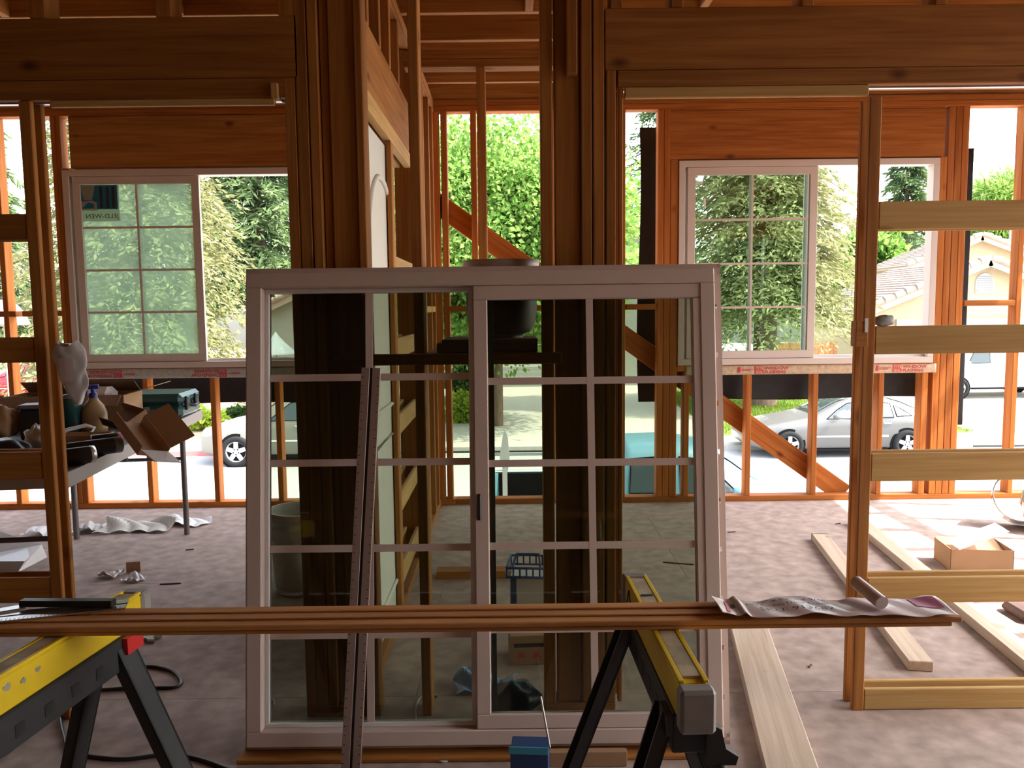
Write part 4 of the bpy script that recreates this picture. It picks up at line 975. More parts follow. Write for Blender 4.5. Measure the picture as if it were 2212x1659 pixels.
leafmat('leaf_dark', (0.03, 0.07, 0.025), (0.10, 0.17, 0.05), .3)
leafmat('blade', (0.08, 0.16, 0.02), (0.24, 0.30, 0.05), .4)

def ground(name, pts, m, t=.1):
    """flat slab with outline of (x, y, z) top points"""
    mb = MB(); n = len(pts)
    vs = list(pts) + [(x, y, z - t) for x, y, z in pts]
    mb.add(vs, [tuple(range(n)), tuple(range(2 * n - 1, n - 1, -1))] + [(i, n + i, n + (i + 1) % n, (i + 1) % n) for i in range(n)])
    o = mb.build(name, m); tag(o, kind='structure'); return o
def rise(y): return ZS + .12 + max(0, y - 21.5) * .018
YCB = 20.0
ground('street', [(-60, 7.9, ZS), (60, 7.9, ZS), (60, YCB, ZS), (-60, YCB, ZS)], 'asphalt')
ground('ground_near', [(-60, YF + .2, ZS + .1), (60, YF + .2, ZS + .1), (60, 7.9, ZS + .1), (-60, 7.9, ZS + .1)], 'concrete')
ground('foundation', [(-5.7, -3.6, -.31), (4.7, -3.6, -.31), (4.7, YF + .09, -.31), (-5.7, YF + .09, -.31)], 'concrete', 2.0)
curb = MB().box(-60, -4.4, YCB, YCB + .16, ZS - .05, ZS + .12).build('curb_painted', 'curb_red'); tag(curb, kind='structure')
curb = MB().box(2.6, 11.5, YCB, YCB + .16, ZS - .05, ZS + .12).build('curb', 'concrete'); tag(curb, kind='structure')
ground('sidewalk', [(-60, YCB + .16, ZS + .12), (60, YCB + .16, ZS + .12), (60, 21.5, ZS + .12), (-60, 21.5, ZS + .12)], 'concrete')
yb = 60
ground('yard_left', [(-60, 21.5, rise(21.5)), (-3.4, 21.5, rise(21.5)), (-3.4, yb, rise(yb)), (-60, yb, rise(yb))], 'earth')
ground('driveway_middle', [(-3.4, 21.5, rise(21.5)), (5.6, 21.5, rise(21.5)), (5.6, yb, rise(yb)), (-3.4, yb, rise(yb))], 'concrete')
ground('lawn', [(5.6, 21.5, rise(21.5)), (12.5, 21.5, rise(21.5)), (12.5, yb, rise(yb)), (5.6, yb, rise(yb))], 'lawn')
ground('driveway_right', [(12.5, 21.5, rise(21.5)), (60, 21.5, rise(21.5)), (60, yb, rise(yb)), (12.5, yb, rise(yb))], 'concrete')

def leafmesh(name, ctr, dirs, size, aspect, mname, parent, seed, shade=None, tri=True):
    """thousands of small leaves: pointed four-sided blades at ctr, running along dirs"""
    rg = np.random.default_rng(seed); n = len(ctr)
    d = dirs / (np.linalg.norm(dirs, axis=1, keepdims=True) + 1e-9)
    r = rg.normal(size=(n, 3)); s = np.cross(d, r); s /= (np.linalg.norm(s, axis=1, keepdims=True) + 1e-9)
    L = (size * rg.uniform(.6, 1.4, n))[:, None]; w = L * aspect
    a = ctr; b = ctr + d * L * .45 + s * w * .5; c = ctr + d * L; e = ctr + d * L * .45 - s * w * .5
    v = np.stack([a, b, c, e], 1).reshape(-1, 3).astype(np.float32)
    me = bpy.data.meshes.new(name); me.vertices.add(4 * n); me.vertices.foreach_set('co', v.ravel())
    me.loops.add(4 * n); me.loops.foreach_set('vertex_index', np.arange(4 * n, dtype=np.int32))
    me.polygons.add(n); me.polygons.foreach_set('loop_start', np.arange(0, 4 * n, 4, dtype=np.int32)); me.polygons.foreach_set('loop_total', np.full(n, 4, np.int32))
    at = me.attributes.new('shade', 'FLOAT', 'FACE'); at.data.foreach_set('value', (rg.random(n) if shade is None else shade).astype(np.float32))
    me.update(calc_edges=True); me.materials.append(MAT[mname])
    o = bpy.data.objects.new(name, me); COL.objects.link(o)
    if parent: o.parent = parent
    return o
def conifer(base, h, rad, label, mname, seed, nb=420, per=46, leaf=.26, low=.10, cat='tree', top=1.0, droop=.55, asp=.22):
    rg = np.random.default_rng(seed); root = empty('conifer_tree', base, 0, label, cat)
    MB().tube([(0, 0, 0), (.05, 0, h * .4), (0, .04, h * .96)], [rad * .09 + .06, rad * .06 + .03, .02], 9).build('trunk', 'bark', root)
    C = []; Dn = []; S = []; br = MB()
    for i in range(nb):
        t = low + (1 - low) * (i + rg.random()) / nb; z = h * t; a = rg.random() * 6.283
        ln = rad * ((1 - t) ** .75 * .92 + .06) * rg.uniform(.65, 1.12)
        out = np.array([math.cos(a), math.sin(a), 0]); side = np.array([-out[1], out[0], 0])
        u = np.sort(rg.random(per)) ** .7
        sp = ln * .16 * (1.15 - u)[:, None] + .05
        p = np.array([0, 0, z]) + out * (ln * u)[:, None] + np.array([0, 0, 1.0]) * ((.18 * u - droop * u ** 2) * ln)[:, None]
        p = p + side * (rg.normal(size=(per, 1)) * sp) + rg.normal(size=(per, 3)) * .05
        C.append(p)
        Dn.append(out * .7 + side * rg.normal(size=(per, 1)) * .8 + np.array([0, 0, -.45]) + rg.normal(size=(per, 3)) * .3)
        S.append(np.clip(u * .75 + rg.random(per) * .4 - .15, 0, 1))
        if i % 9 == 0: br.tube([(0, 0, z), tuple(out * ln * .5 + np.array([0, 0, z - .03 * ln])), tuple(out * ln * .9 + np.array([0, 0, z - droop * .6 * ln]))], [.035, .02, .008], 5)
    br.build('branch', 'bark', root)
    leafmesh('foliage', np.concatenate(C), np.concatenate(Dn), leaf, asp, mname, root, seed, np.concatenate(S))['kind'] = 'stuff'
    return root
def broadleaf(base, h, trunk, rads, label, mname, seed, clumps=170, per=210, leaf=.17, name='broadleaf_tree', cat='tree', asp=.75, tr=.16):
    rg = np.random.default_rng(seed); root = empty(name, base, 0, label, cat)
    zc = trunk + rads[2] * .85
    C = []; Dn = []; br = MB()
    if trunk > .3: br.tube([(0, 0, 0), (.04, .02, trunk), (0, 0, zc)], [tr, tr * .75, tr * .3], 8)
    for i in range(clumps):
        v = rg.normal(size=3); v /= np.linalg.norm(v); q = rg.random() ** .45
        c = np.array([0, 0, zc]) + v * np.array(rads) * q * rg.uniform(.85, 1.05)
        p = c + rg.normal(size=(per, 3)) * np.array([.30, .30, .20]) * min(rads) * .45
        C.append(p); Dn.append((p - c) * 1.2 + v * .4 + rg.normal(size=(per, 3)) * .35 + np.array([0, 0, -.25]))
        if i % 8 == 0 and trunk > .3: br.tube([(0, 0, trunk * .9), tuple((c + np.array([0, 0, trunk])) / 2 * np.array([.8, .8, 1])), tuple(c)], [tr * .35, tr * .2, .015], 5)
    if trunk > .3: br.build('trunk', 'bark', root)
    leafmesh('foliage', np.concatenate(C), np.concatenate(Dn), leaf, asp, mname, root, seed)['kind'] = 'stuff'
    return root
def at_ground(px, Y, z=None):
    p = W(px, 829, Y); return (p.x, Y, rise(Y) if z is None else z)

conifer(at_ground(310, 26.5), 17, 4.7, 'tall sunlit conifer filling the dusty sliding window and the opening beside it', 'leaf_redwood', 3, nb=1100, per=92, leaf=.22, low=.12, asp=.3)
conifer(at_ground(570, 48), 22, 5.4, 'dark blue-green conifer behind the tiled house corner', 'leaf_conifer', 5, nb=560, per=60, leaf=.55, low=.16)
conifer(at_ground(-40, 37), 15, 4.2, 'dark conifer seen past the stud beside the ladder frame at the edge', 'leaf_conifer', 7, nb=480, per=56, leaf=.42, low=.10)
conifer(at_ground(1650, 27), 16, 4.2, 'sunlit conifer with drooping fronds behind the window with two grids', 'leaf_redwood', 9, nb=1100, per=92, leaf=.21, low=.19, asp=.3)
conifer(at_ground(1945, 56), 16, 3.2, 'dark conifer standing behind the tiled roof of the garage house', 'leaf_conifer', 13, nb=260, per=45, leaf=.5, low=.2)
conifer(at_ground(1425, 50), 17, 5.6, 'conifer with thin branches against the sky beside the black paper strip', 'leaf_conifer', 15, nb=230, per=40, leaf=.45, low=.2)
broadleaf(at_ground(1075, 23.6), 8, 2.5, (4.2, 3.4, 3.4), 'light green leafy tree over the driveway, seen between the hall studs', 'leaf_maple', 21, clumps=330, per=260, leaf=.145)
broadleaf(at_ground(2178, 61), 12, 3.4, (4.9, 3.6, 4.9), 'bright green pine rising above the gabled house', 'leaf_pine', 23, clumps=150, per=190, leaf=.55, asp=.18, tr=.3)
broadleaf(at_ground(1890, 50), 9, 2.5, (3.4, 2.2, 2.8), 'yellow-green leafy tree over the ridge of the tiled roof', 'leaf_maple', 24, clumps=70, per=120, leaf=.4, tr=.2)
p = G(1000, 912, rise(24.5)); broadleaf((p.x, p.y, rise(p.y)), 1, 0, (.62, .55, .48), 'round bright green shrub at the edge of the driveway', 'leaf_shrub', 25, 60, 70, .11, 'round_shrub', 'shrub')
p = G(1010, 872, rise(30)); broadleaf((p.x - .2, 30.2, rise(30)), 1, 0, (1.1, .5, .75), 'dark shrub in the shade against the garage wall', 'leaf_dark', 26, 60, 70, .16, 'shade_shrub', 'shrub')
for k, (px, yy, r_, lb) in enumerate(((438, 23.4, .6, 'small pale shrub by the painted curb'), (512, 24.8, .42, 'leafy shrub above the hood of the silver wagon'), (300, 24.5, .9, 'shrub under the tall conifer'), (648, 22.6, .42, 'yellow-flowered shrub behind the windshield of the silver wagon'))):
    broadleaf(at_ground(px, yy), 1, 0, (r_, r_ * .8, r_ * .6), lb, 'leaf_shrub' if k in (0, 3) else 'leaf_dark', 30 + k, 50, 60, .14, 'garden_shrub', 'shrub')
# dry stones by the curb
mat('stone', (0.42, 0.37, 0.33), 0.9, var=0.3, scale=5, bump=.3)
for k, (px, yy, s_) in enumerate(((474, 22.0, .20), (506, 22.5, .28), (540, 22.2, .20), (446, 22.0, .14))):
    rg = np.random.default_rng(90 + k); c = at_ground(px, yy)
    mb = MB().grid(lambda u, v: (s_ * math.sin(math.pi * v) * math.cos(6.283 * u) * (1 + .12 * math.sin(9 * u + k)), s_ * .8 * math.sin(math.pi * v) * math.sin(6.283 * u), s_ * .55 * (1 - math.cos(math.pi * v)) * .9 * (1 + .1 * math.cos(7 * u))), 12, 7)
    tag(mb.build('garden_stone', 'stone', None, c), ('grey garden stone near the small pale shrub', 'largest grey garden stone above the wagon hood', 'grey garden stone nearest to the wagon windshield', 'smallest grey garden stone by the painted curb')[k], 'stone', 'stones by the curb')
# grass
rg = np.random.default_rng(77); n = 26000
gx = rg.uniform(5.7, 12.4, n); gy = rg.uniform(21.6, 31, n); gz = ZS + .12 + (gy - 21.5) * .018
gr = leafmesh('grass', np.stack([gx, gy, gz], 1), np.stack([rg.normal(size=n) * .4, rg.normal(size=n) * .4, np.ones(n)], 1), .10, .22, 'blade', None, 78)
tag(gr, 'short sunlit grass under the conifer across the street', 'grass', kind='stuff')
# wooden fence
fr_ = empty('wood_fence', (W(1735, 760, 33).x, 33, rise(33)), 0, 'brown upright board fence behind the lower fronds of the conifer', 'fence')
for k in range(20):
    MB().box(-1.7 + k * .155, -1.7 + k * .155 + .142, -.012 + (.006 if k % 2 else 0), .012 + (.006 if k % 2 else 0), 0, 1.75 + .02 * math.sin(k * 2.3)).build('fence_board', 'cedar', fr_)
MB().box(-1.7, 1.40, .02, .06, .3, .39).build('fence_rail', 'cedar', fr_); MB().box(-1.7, 1.40, .02, .06, 1.4, 1.49).build('fence_rail', 'cedar', fr_)

# ---- houses
def gable_house(name, label, YH, px_peak, py_peak, px_l, py_l, px_r, py_r, depth, wallm, courses=16):
    pk = W(px_peak, py_peak, YH); le = W(px_l, py_l, YH); re = W(px_r, py_r, YH)
    zg = rise(YH) - .05
    h = empty(name, ((le.x + re.x) / 2, YH, zg), 0, label, 'house'); o = Vector(h.location)
    pk, le, re = pk - o, le - o, re - o
    MB().prism([(le.x + .35, 0), (re.x - .35, 0), (re.x - .35, re.z - .06), (pk.x, pk.z - .12), (le.x + .35, le.z - .06)], .45, depth - .3, 'y').build('wall', wallm, h)
    for sgn, e in ((-1, le), (1, re)):
        dv = Vector((e.x - pk.x, 0, e.z - pk.z)); ln = dv.length; d = dv.normalized(); nrm = Vector((-d.z * sgn * -1, 0, abs(d.x)))
        nrm = Vector((-d.z, 0, d.x)) if d.x > 0 else Vector((d.z, 0, -d.x))
        sl = MB().add([tuple(pk + Vector((0, y, 0))) for y in (0, depth)] + [tuple(e + Vector((0, y, 0))) for y in (depth, 0)]
                      + [tuple(pk + nrm * -.12 + Vector((0, y, 0))) for y in (0, depth)] + [tuple(e + nrm * -.12 + Vector((0, y, 0))) for y in (depth, 0)],
                      [(0, 1, 2, 3), (7, 6, 5, 4), (0, 3, 7, 4), (1, 5, 6, 2), (3, 2, 6, 7), (0, 4, 5, 1)])
        slope = sl.build('roof_slope', 'trim_brown', h)
        nc = courses
        for k in range(nc):
            a = pk + d * (ln * k / nc - .02); b = pk + d * (ln * (k + 1) / nc + .03)
            vs = []
            for (q, t) in ((a, .015), (b, .07)):
                for y in (0.02, depth - .02): vs.append(tuple(q + nrm * t + Vector((0, y, 0))))
            for (q, t) in ((a, .0), (b, .02)):
                for y in (0.02, depth - .02): vs.append(tuple(q + nrm * t + Vector((0, y, 0))))
            MB().add(vs, [(0, 1, 3, 2), (4, 6, 7, 5), (0, 2, 6, 4), (1, 5, 7, 3), (2, 3, 7, 6), (0, 4, 5, 1)]).build('tile_course', 'roof_tile', slope)
        nt_ = int(ln / .42)
        for k in range(nt_):
            a = pk + d * (ln * k / nt_); b = pk + d * (ln * (k + 1) / nt_)
            MB().tube([a + nrm * .06 + Vector((0, -.04, 0)), b + nrm * .10 + Vector((0, -.04, 0))], [.11, .15], 9).build('rake_tile', 'roof_tile', slope)
        MB().add([tuple(pk + nrm * -.03 + Vector((0, y, 0))) for y in (-.04, .03)] + [tuple(e + nrm * -.03 + Vector((0, y, 0))) for y in (.03, -.04)] +
                 [tuple(pk + nrm * -.26 + Vector((0, y, 0))) for y in (-.04, .03)] + [tuple(e + nrm * -.26 + Vector((0, y, 0))) for y in (.03, -.04)],
                 [(0, 1, 2, 3), (7, 6, 5, 4), (0, 3, 7, 4), (1, 5, 6, 2), (3, 2, 6, 7), (0, 4, 5, 1)]).build('fascia', 'trim_brown', h)
    return h, o, pk
hA, oA, pkA = gable_house('garage_house', 'cream stucco house with tiled gable and an arched louvered vent', 32.0, 2140, 560, 1865, 672, 2415, 666, 8.0, 'stucco', 18)
c = W(2125, 634, 32.45) - oA; yv = .40
pts = [(c.x - .36, c.z), (c.x + .36, c.z)] + [(c.x + .36 * math.cos(t), c.z + .42 + .38 * math.sin(t)) for t in np.linspace(0, math.pi, 13)]
vt = MB().prism(pts, yv, .46, 'y').build('vent', 'garage_white', hA)
for k in range(9):
    z = c.z + .06 + k * .075; hw = .31 if z < c.z + .42 else .31 * math.sqrt(max(.05, 1 - ((z - c.z - .42) / .38) ** 2))
    MB().box(c.x - hw, c.x + hw, yv - .03, yv + .005, z, z + .03).build('louver', 'louver', vt)
g = W(1935, 690, 32.4) - oA; g2 = W(2400, 690, 32.4) - oA
MB().box(g.x, g2.x, .30, .46, g.z - .28, g.z).build('trim_band', 'trim_brown', hA)
gd = MB().box(g.x + .9, g2.x - .9, .41, .46, 0, g.z - .36).build('garage_door', 'garage_white', hA)
for k in range(4): MB().box(g.x + .95, g2.x - .95, .40, .412, .08 + k * (g.z - .44) / 4, (k + 1) * (g.z - .44) / 4).build('door_panel', 'garage_white', gd)
hB, oB, pkB = gable_house('rear_house', 'taller cream house gable behind the arched-vent gable', 41.0, 2122, 508, 1960, 575, 2400, 612, 5, 'stucco', 14)
c = W(2190, 500, 41.4) - oB
sh = MB().box(c.x - .2, c.x + .4, .38, .46, c.z - .9, c.z + .1).build('shutter', 'louver', hB)
hC, oC, pkC = gable_house('shaded_house', 'grey-green stucco house in shade behind the leafy driveway tree, with tiled gable', 33.0, 1130, 395, 560, 668, 1455, 520, 9, 'stucco_grey', 16)
g = W(1040, 800, 33.4) - oC; g2 = W(1330, 800, 33.4) - oC
gd = MB().box(g.x, g2.x, .40, .46, 0, g.z + .2).build('garage_door', 'garage_white', hC)
for k in range(4): MB().box(g.x + .05, g2.x - .05, .39, .402, .05 + k * (g.z + .12) / 4, (k + 1) * (g.z + .12) / 4).build('door_panel', 'stucco_grey', gd)
MB().box(g2.x + .05, g2.x + .2, .38, .46, 0, g.z + .3).build('downspout', 'garage_white', hC)

# ---- patio things by the houses
mat('canvas_pale', (0.55, 0.58, 0.56), .8); mat('canvas_pink', (0.24, 0.16, 0.17), .8); mat('resin_white', (0.6, 0.6, 0.58), .5)
def parasol(label, px, py_top, Y, rad, h_can, m, folded=0.0):
    p = W(px, py_top, Y); zg = rise(Y); r = empty('patio_umbrella', (p.x, Y, zg), 0, label, 'umbrella'); H_ = p.z - zg
    MB().tube([(0, 0, .0), (0, 0, H_ - .02)], .022, 8).build('pole', 'trim_brown', r)
    n = 16
    def fn(u, v):
        a = 2 * math.pi * u; q = rad * v * (1 + .05 * math.cos(8 * a)); return (q * math.cos(a), q * math.sin(a), H_ - h_can * v ** (2.6 if not folded else .8))
    MB().grid(fn, 32, 10).build('canopy', m, r, thick=.01)
    MB().lathe([(.001, .06), (.26, .05), (.28, .0)], 18).build('base', 'stone', r)
parasol('pale patio umbrella seen under the tiled corner of the shaded house', 595, 716, 24.3, .64, .68, 'canvas_pale', 1)
parasol('pinkish domed patio umbrella beyond the ladder frame at the picture edge', 5, 648, 21.2, .60, .66, 'canvas_pink')
def patio_chair(label, px, Y, rz):
    p = W(px, 829, Y); r = empty('patio_chair', (p.x, Y, rise(Y)), rz, label, 'chair')
    MB().box(-.24, .24, -.24, .24, .38, .42, c=.01).build('seat', 'resin_white', r)
    for k in range(5): MB().box(-.20 + k * .09, -.15 + k * .09, .22, .25, .42, .86, c=.005).build('back_slat', 'resin_white', r)
    MB().box(-.24, .24, .215, .255, .86, .93, c=.01).build('top_rail', 'resin_white', r)
    for sx_ in (-.22, .22):
        for sy_ in (-.22, .22): MB().tube([(sx_, sy_, .38), (sx_ * 1.1, sy_ * 1.1, 0)], .02, 6).build('leg', 'resin_white', r)
patio_chair('white slatted patio chair under the pale umbrella', 566, 23.5, R(190)); patio_chair('white slatted patio chair nearer to the house wall', 612, 23.6, R(160))
# ---- vehicles
def paint(name, col, rough=.25, metal=.3): mat(name, col, rough, metal, coat=.25)
paint('paint_silver', (0.088, 0.086, 0.082), .4, .15); paint('paint_champagne', (0.19, 0.18, 0.155), .4, .12); paint('paint_blue', (0.075, 0.19, 0.25), .4, .1)
paint('paint_red', (0.45, 0.02, 0.04), .3, .1); paint('paint_white', (0.55, 0.55, 0.55), .35, 0)
mat('tyre', (0.012, 0.012, 0.013), .85, spec=.2); mat('alloy', (0.50, 0.50, 0.51), .45, .5); mat('car_dark', (0.005, 0.005, 0.006), .8, spec=.1)
mat('car_glass', (0.03, 0.045, 0.05), .05, coat=.5); mat('lamp_clear', (0.7, 0.72, 0.72), .1, .3); mat('lamp_amber', (0.8, 0.22, 0.02), .3); mat('lamp_red', (0.5, 0.02, 0.02), .3)
glass('car_window', (0.42, 0.52, 0.50), 0.10)
mat('car_seat', (0.10, 0.10, 0.11), .9)
def wheel(parent, x, y, z, r, w, side, spokes=5):
    M = Matrix.Translation((x, y, z)) @ Matrix.Rotation(R(90), 4, 'X')
    ty = MB().lathe([(r * .66, -w / 2), (r * .93, -w / 2), (r, -w / 2 + .03), (r, w / 2 - .03), (r * .93, w / 2), (r * .66, w / 2), (r * .66, -w / 2)], 28, M).build('wheel', 'tyre', parent)
    s = -side * (w / 2 - .012)
    rim = MB().lathe([(r * .67, s), (r * .62, s + side * .03), (r * .60, s + side * .042)], 28, M).lathe([(0.001, s + side * .005), (r * .17, s + side * .01), (r * .18, s + side * .03)], 14, M)
    for k in range(spokes):
        a = 2 * math.pi * k / spokes + .3; Ms = M @ Matrix.Rotation(a, 4, 'Z')
        d0, d1 = sorted((s + side * .006, s + side * .03))
        rim.add([(r * .1, -r * .15, d0), (r * .64, -r * .13, d0), (r * .64, r * .13, d0), (r * .1, r * .15, d0), (r * .1, -r * .15, d1), (r * .64, -r * .13, d1), (r * .64, r * .13, d1), (r * .1, r * .15, d1)],
                [(0, 1, 2, 3), (7, 6, 5, 4), (0, 4, 5, 1), (1, 5, 6, 2), (2, 6, 7, 3), (3, 7, 4, 0)], M=Ms)
    rim.build('rim', 'alloy', ty)
    d0, d1 = sorted((s + side * .065, s + side * .075))
    MB().lathe([(0.001, s + side * .044), (r * .62, s + side * .044)], 20, M, False).build('brake_disc', 'car_dark', ty)
def car(name, label, cat, loc, rz, st, paintm, wheels, wr, side_windows, ws, rw, hw_belt=.97, arch=1.17, tw=.21, grp=None, extra=None):
    """st: stations (x, bottom, belt, top, half width, half width at top); front at x = 0, nose towards -X"""
    root = empty(name, loc, rz, label, cat, grp)
    st = sorted(st)
    def S(x):
        for a, b in zip(st, st[1:]):
            if a[0] <= x <= b[0]:
                t = (x - a[0]) / max(1e-6, b[0] - a[0]); return [a[i] + (b[i] - a[i]) * t for i in range(1, 6)]
        return list(st[-1][1:]) if x > st[-1][0] else list(st[0][1:])
    xs = sorted(set([s[0] for s in st] + [st[0][0] + (st[-1][0] - st[0][0]) * k / 44 for k in range(45)]))
    def sec(x):
        zb, zm, zt, hw, ht = S(x); q = zb + (zm - zb) * .5
        pts = [(0, zb), (hw * .86, zb), (hw * .965, zb + .05), (hw, q), (hw * 1.0, q + (zm - q) * .6), (hw * hw_belt, zm)]
        up = zt - zm
        pts += [(hw * hw_belt + (ht - hw * hw_belt) * .85, zm + up * .82), (ht * .92, zm + up * .95), (ht * .7, zt - .004 * 0), (0, zt + .012)]
        return pts
    rows = [sec(x) for x in xs]; np_ = len(rows[0])
    vs = []; fs = []
    for x, r_ in zip(xs, rows):
        vs += [(x, -y, z) for (y, z) in r_] + [(x, y, z) for (y, z) in r_[-2:0:-1]]
    m = 2 * np_ - 2
    for i in range(len(xs) - 1):
        for k in range(m):
            fs.append((i * m + k, i * m + (k + 1) % m, (i + 1) * m + (k + 1) % m, (i + 1) * m + k))
    fs.append(tuple(range(m))[::-1]); fs.append(tuple((len(xs) - 1) * m + k for k in range(m)))
    body = MB().add(vs, fs, True).build('body', paintm, root)
    def side_pt(x, z, s, off=.008):
        zb, zm, zt, hw, ht = S(x); up = max(zt - zm, .05); t = min(max((z - zm) / (up * .82), 0), 1.05)
        y = hw * hw_belt + (ht - hw * hw_belt) * .85 * t; return (x, s * (y + off), z)
    for s in (-1, 1):
        for poly in side_windows:
            a = [side_pt(x, z, s) for x, z in poly]; b = [side_pt(x, z, s, -.01) for x, z in poly]
            n = len(a)
            MB().add(a + b, [tuple(range(n)), tuple(range(2 * n - 1, n - 1, -1))] + [(i, (i + 1) % n, n + (i + 1) % n, n + i) for i in range(n)]).build('side_window', 'car_glass', root)
            rim = MB().tube([side_pt(x, z, s, .010) for x, z in poly] + [side_pt(*poly[0], s, .010)], .010, 5, False); rim.build('window_trim', 'car_dark', root)
        for x in wheels:
            hw = S(x)[3]
            M = Matrix.Translation((x, s * (hw - .10), wr)) @ Matrix.Rotation(R(90), 4, 'X')
            MB().lathe([(0.001, -.105), (wr * arch, -.105), (wr * arch, .105), (0.001, .105)], 28, M, False).build('wheel_arch', 'car_dark', root)
            wheel(root, x, s * (hw - tw / 2 + .066), wr, wr, tw, s)
        yb = S(wheels[0] + .8)[3]
        x0, x1 = wheels[0] + wr * 1.35, wheels[1] - wr * 1.35
        zz = S((x0 + x1) / 2); zs = zz[0] + (zz[1] - zz[0]) * .42
        MB().box(x0, x1, s * (yb + .004) - .008, s * (yb + .004) + .008, zs, zs + .035).build('side_moulding', 'lamp_clear', root)
        MB().box(x0, x1, s * yb * .93 - .04, s * yb * .93 + .04, zz[0] - .03, zz[0] + .02).build('sill_skirt', 'car_dark', root)
        if ws:
            xm = ws[0] + (ws[1] - ws[0]) * .45; zm = S(xm)[1]
            MB().lathe([(.001, -.09), (.07, -.07), (.085, 0), (.07, .07), (.001, .09)], 10, Matrix.Translation((xm + .05, s * (S(xm)[3] + .11), zm + .09)) @ Matrix.Scale(.75, 4, (0, 0, 1)) @ Matrix.Rotation(R(90), 4, 'Y')).build('door_mirror', paintm, root)
        for poly in side_windows[:2]:
            xh = max(p[0] for p in poly) - .16; zh = S(xh)[1] - .14
            MB().box(xh - .09, xh + .09, s * (S(xh)[3] * .995) - .02, s * (S(xh)[3] * .995) + .02, zh, zh + .035, c=.006).build('door_handle', 'alloy', root)
    for q in (ws, rw):
        if q:
            x0, x1 = q
            def fn(u, v):
                x = x0 + (x1 - x0) * u; zb, zm, zt, hw, ht = S(x); y = (v * 2 - 1) * ht * .80
                return (x, y, zt + .018 - .006 * abs(v * 2 - 1))
            MB().grid(fn, 10, 8).build('windshield' if q is ws else 'rear_window', 'car_glass', root, thick=.006)
    return root, S
# silver sedan, nose to the left of the picture
pf = G(1705, 991, ZS); pr = G(1957, 982, ZS); k = (pr.x - pf.x) / 2.75
sedan_st = [(0, .34, .50, .54, .55, .45), (.10, .26, .58, .63, .74, .60), (.35, .22, .66, .74, .86, .70), (.8, .2, .74, .83, .91, .74), (1.3, .2, .80, .92, .93, .74), (1.62, .2, .86, .99, .93, .70),
            (1.9, .2, .89, 1.13, .93, .66), (2.2, .2, .91, 1.28, .93, .62), (2.5, .2, .92, 1.37, .93, .60), (2.95, .2, .93, 1.41, .93, .59), (3.35, .2, .94, 1.38, .93, .58), (3.75, .22, .95, 1.26, .92, .56), (4.15, .24, .95, 1.08, .90, .58),
            (4.4, .26, .93, 1.02, .88, .66), (4.8, .32, .84, .98, .80, .62), (4.95, .42, .74, .86, .68, .5)]
sedan, S_ = car('silver_sedan', 'silver sedan parked across the street, seen under the open window', 'car', (pf.x - .98, pf.y + .93, ZS), 0, sedan_st, 'paint_silver', (.98, 3.73), .325,
    [[(1.86, .92), (2.62, .93), (2.66, 1.30), (2.40, 1.26), (2.15, 1.12)], [(2.72, .94), (3.42, .95), (3.42, 1.25), (3.1, 1.30), (2.76, 1.31)], [(3.50, .97), (3.86, .98), (3.68, 1.12), (3.50, 1.20)]], (1.64, 2.42), (3.45, 4.2))
for s in (-1, 1):
    MB().lathe([(.001, -.05), (.11, -.03), (.13, .01), (.001, .05)], 14, Matrix.Translation((.16, s * .60, .56)) @ Matrix.Rotation(R(-70), 4, 'Y')).build('headlamp', 'lamp_clear', sedan)
    MB().box(.30, .42, s * .835 - .02, s * .835 + .02, .46, .52, c=.006).build('marker_lamp', 'lamp_amber', sedan)
# champagne wagon, nose to the left
pf = G(512, 1009, ZS)
suv_st = [(0, .36, .66, .70, .62, .5), (.12, .28, .76, .84, .80, .64), (.5, .25, .86, .96, .92, .74), (1.05, .24, .95, 1.06, .95, .76), (1.35, .24, 1.0, 1.14, .96, .74), (1.8, .24, 1.03, 1.42, .96, .68), (2.15, .24, 1.05, 1.58, .96, .66),
          (2.6, .24, 1.06, 1.64, .96, .66), (3.6, .24, 1.08, 1.65, .96, .66), (4.4, .26, 1.09, 1.60, .95, .64), (4.85, .3, 1.06, 1.30, .90, .64), (5.05, .42, .9, 1.0, .8, .6)]
suv, S2 = car('champagne_wagon', 'pale champagne wagon parked across the street under the dusty window', 'car', (pf.x - .98, pf.y + .96, ZS), 0, suv_st, 'paint_champagne', (.98, 3.95), .36,
    [[(1.72, 1.06), (2.55, 1.07), (2.60, 1.50), (2.22, 1.46)], [(2.68, 1.08), (3.55, 1.09), (3.55, 1.52), (2.70, 1.51)], [(3.65, 1.10), (4.55, 1.11), (4.4, 1.47), (3.65, 1.52)]], (1.38, 2.12), (4.42, 4.84))
for s in (-1, 1):
    MB().lathe([(.001, -.05), (.12, -.03), (.14, .01), (.001, .05)], 14, Matrix.Translation((.17, s * .66, .76)) @ Matrix.Rotation(R(-70), 4, 'Y')).build('headlamp', 'lamp_clear', suv)
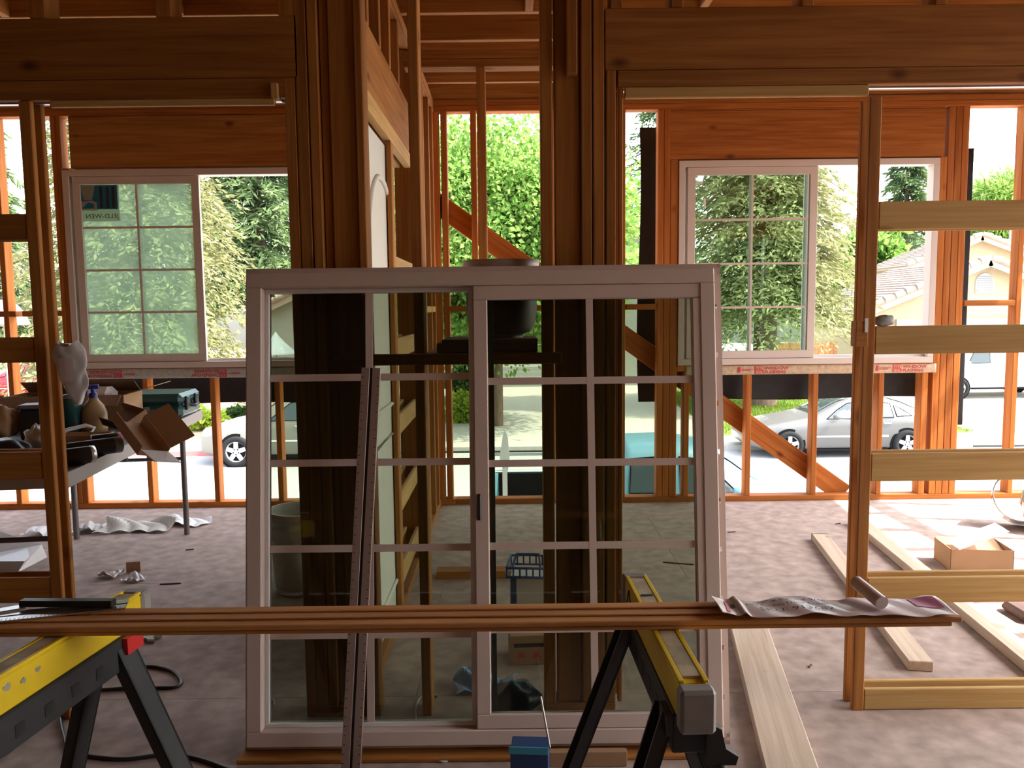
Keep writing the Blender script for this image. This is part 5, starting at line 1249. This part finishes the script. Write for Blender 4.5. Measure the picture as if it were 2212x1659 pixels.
# red car and white van standing on drives
p = W(-60, 829, 31)
red, S3 = car('red_car', 'red car on the far drive, glimpsed between the ladder frame rungs', 'car', (p.x - .2, 31, rise(31)), 0, [(a, b, c, d, e, f) for a, b, c, d, e, f in sedan_st], 'paint_red', (.98, 3.73), .33,
    [[(1.86, .92), (2.62, .93), (2.66, 1.30), (2.40, 1.26), (2.15, 1.12)], [(2.72, .94), (3.42, .95), (3.42, 1.25), (3.1, 1.30), (2.76, 1.31)]], (1.64, 2.42), (3.45, 4.2))
for s in (-1, 1): MB().box(4.72, 4.92, s * .74 - .02, s * .74 + .03, .66, .80, c=.01).build('tail_lamp', 'lamp_amber', red)
p = W(2075, 829, 29.5)
van_st = [(0, .42, .75, .8, .7, .6), (.15, .36, .95, 1.0, .9, .75), (.7, .34, 1.05, 1.15, .97, .8), (1.1, .34, 1.15, 1.5, .98, .78), (1.6, .34, 1.2, 1.98, .98, .82), (2.2, .34, 1.2, 2.08, .98, .84), (4.9, .34, 1.2, 2.08, .98, .84), (5.1, .4, 1.2, 1.95, .95, .8)]
van, S4 = car('white_van', 'white van parked on the drive before the arched-vent house', 'van', (p.x - 1.9, 29.0, rise(29) + .02), 0, van_st, 'paint_white', (1.0, 4.1), .36, [[(1.35, 1.22), (2.1, 1.23), (2.1, 1.75), (1.62, 1.75)]], (.95, 1.5), None)

# light blue pickup with a rack, parked at the near curb, nose to the right of the picture
PY = 9.75
pk = empty('blue_pickup', (W(1062, 1000, PY).x, PY, ZS), 0, 'light blue pickup truck with a rack over its bed, parked just outside', 'truck')
# front half: lofted cab and hood (mirrored so that the nose points to +X)
cab_st = [(a, .40 if b < .36 else b, c * 1.24, d * 1.14, e, f) for a, b, c, d, e, f in [(0, .42, .74, .78, .66, .5), (.12, .36, .84, .92, .78, .62), (.6, .34, .92, 1.02, .84, .68), (1.15, .34, .98, 1.10, .86, .68), (1.35, .34, 1.0, 1.18, .86, .66), (1.75, .34, 1.02, 1.44, .86, .62), (2.05, .34, 1.03, 1.60, .86, .60), (2.4, .34, 1.04, 1.65, .86, .60), (3.05, .34, 1.04, 1.64, .86, .60), (3.22, .36, 1.04, 1.50, .86, .62)]]
cab, S5 = car('cab', None, None, (0, 0, 0), 0, cab_st, 'paint_blue', (.85, 3.75), .39, [[(1.72, 1.30), (2.42, 1.31), (2.42, 1.74), (2.12, 1.70)], [(2.52, 1.32), (3.06, 1.32), (3.02, 1.72), (2.52, 1.75)]], (1.40, 2.04), None)
LP = 4.75
pk.location.y = PY + .86
for ch in list(cab.children):
    ch.parent = pk; ch.matrix_basis = Matrix.Translation((LP, 0, 0)) @ Matrix.Rotation(math.pi, 4, 'Z') @ ch.matrix_basis
bpy.data.objects.remove(cab)
bx0, bx1 = 0.0, LP - 3.24
bed = MB().box(bx0, bx1, -.86, -.80, .5, 1.26, c=.01).box(bx0, bx1, .80, .86, .5, 1.26, c=.01).box(bx0, bx0 + .05, -.80, .80, .55, 1.26).box(bx1 - .04, bx1, -.80, .80, .55, 1.26).build('bed', 'paint_blue', pk)
MB().box(bx0 + .05, bx1 - .04, -.80, .80, .60, .68).build('bed_liner', 'car_dark', pk)
MB().box(bx0 + .05, bx1 - .04, .785, .80, .68, 1.25).build('bed_side_liner', 'car_dark', pk)
MB().box(bx0 - .0, bx1, -.875, -.79, 1.26, 1.285, c=.008).build('bed_rail', 'lamp_clear', pk); MB().box(bx0, bx1, .79, .875, 1.26, 1.285, c=.008).build('bed_rail', 'lamp_clear', pk)
mb = MB()
for x in (.16, 1.40):
    for y in (-.83, .83):
        mb.box(x - .03, x + .03, y - .025, y + .025, 1.285, 1.75)
    mb.box(x - .028, x + .028, -.83, .83, 1.70, 1.75)
mb.box(.0, 1.45, .81, .85, 1.50, 1.54)
mb.build('rack', 'alloy', pk)
MB().prism([(.10, 1.75), (.22, 1.75), (.22, 1.80), (.20, 2.05), (.17, 2.14), (.14, 2.05), (.10, 1.80)], -.87, -.80, 'y').build('rack_horn', 'alloy', pk)
fw = MB().lathe([(.001, -.10), (.36, -.10), (.36, .10), (.001, .10)], 20, Matrix.Translation((1.0, .66, .80)) @ Matrix.Rotation(R(90), 4, 'X')); fw.build('wheel_housing', 'car_dark', pk)
MB().box(.0, .06, -.80, .80, .36, .44).build('rear_bumper', 'lamp_clear', pk)
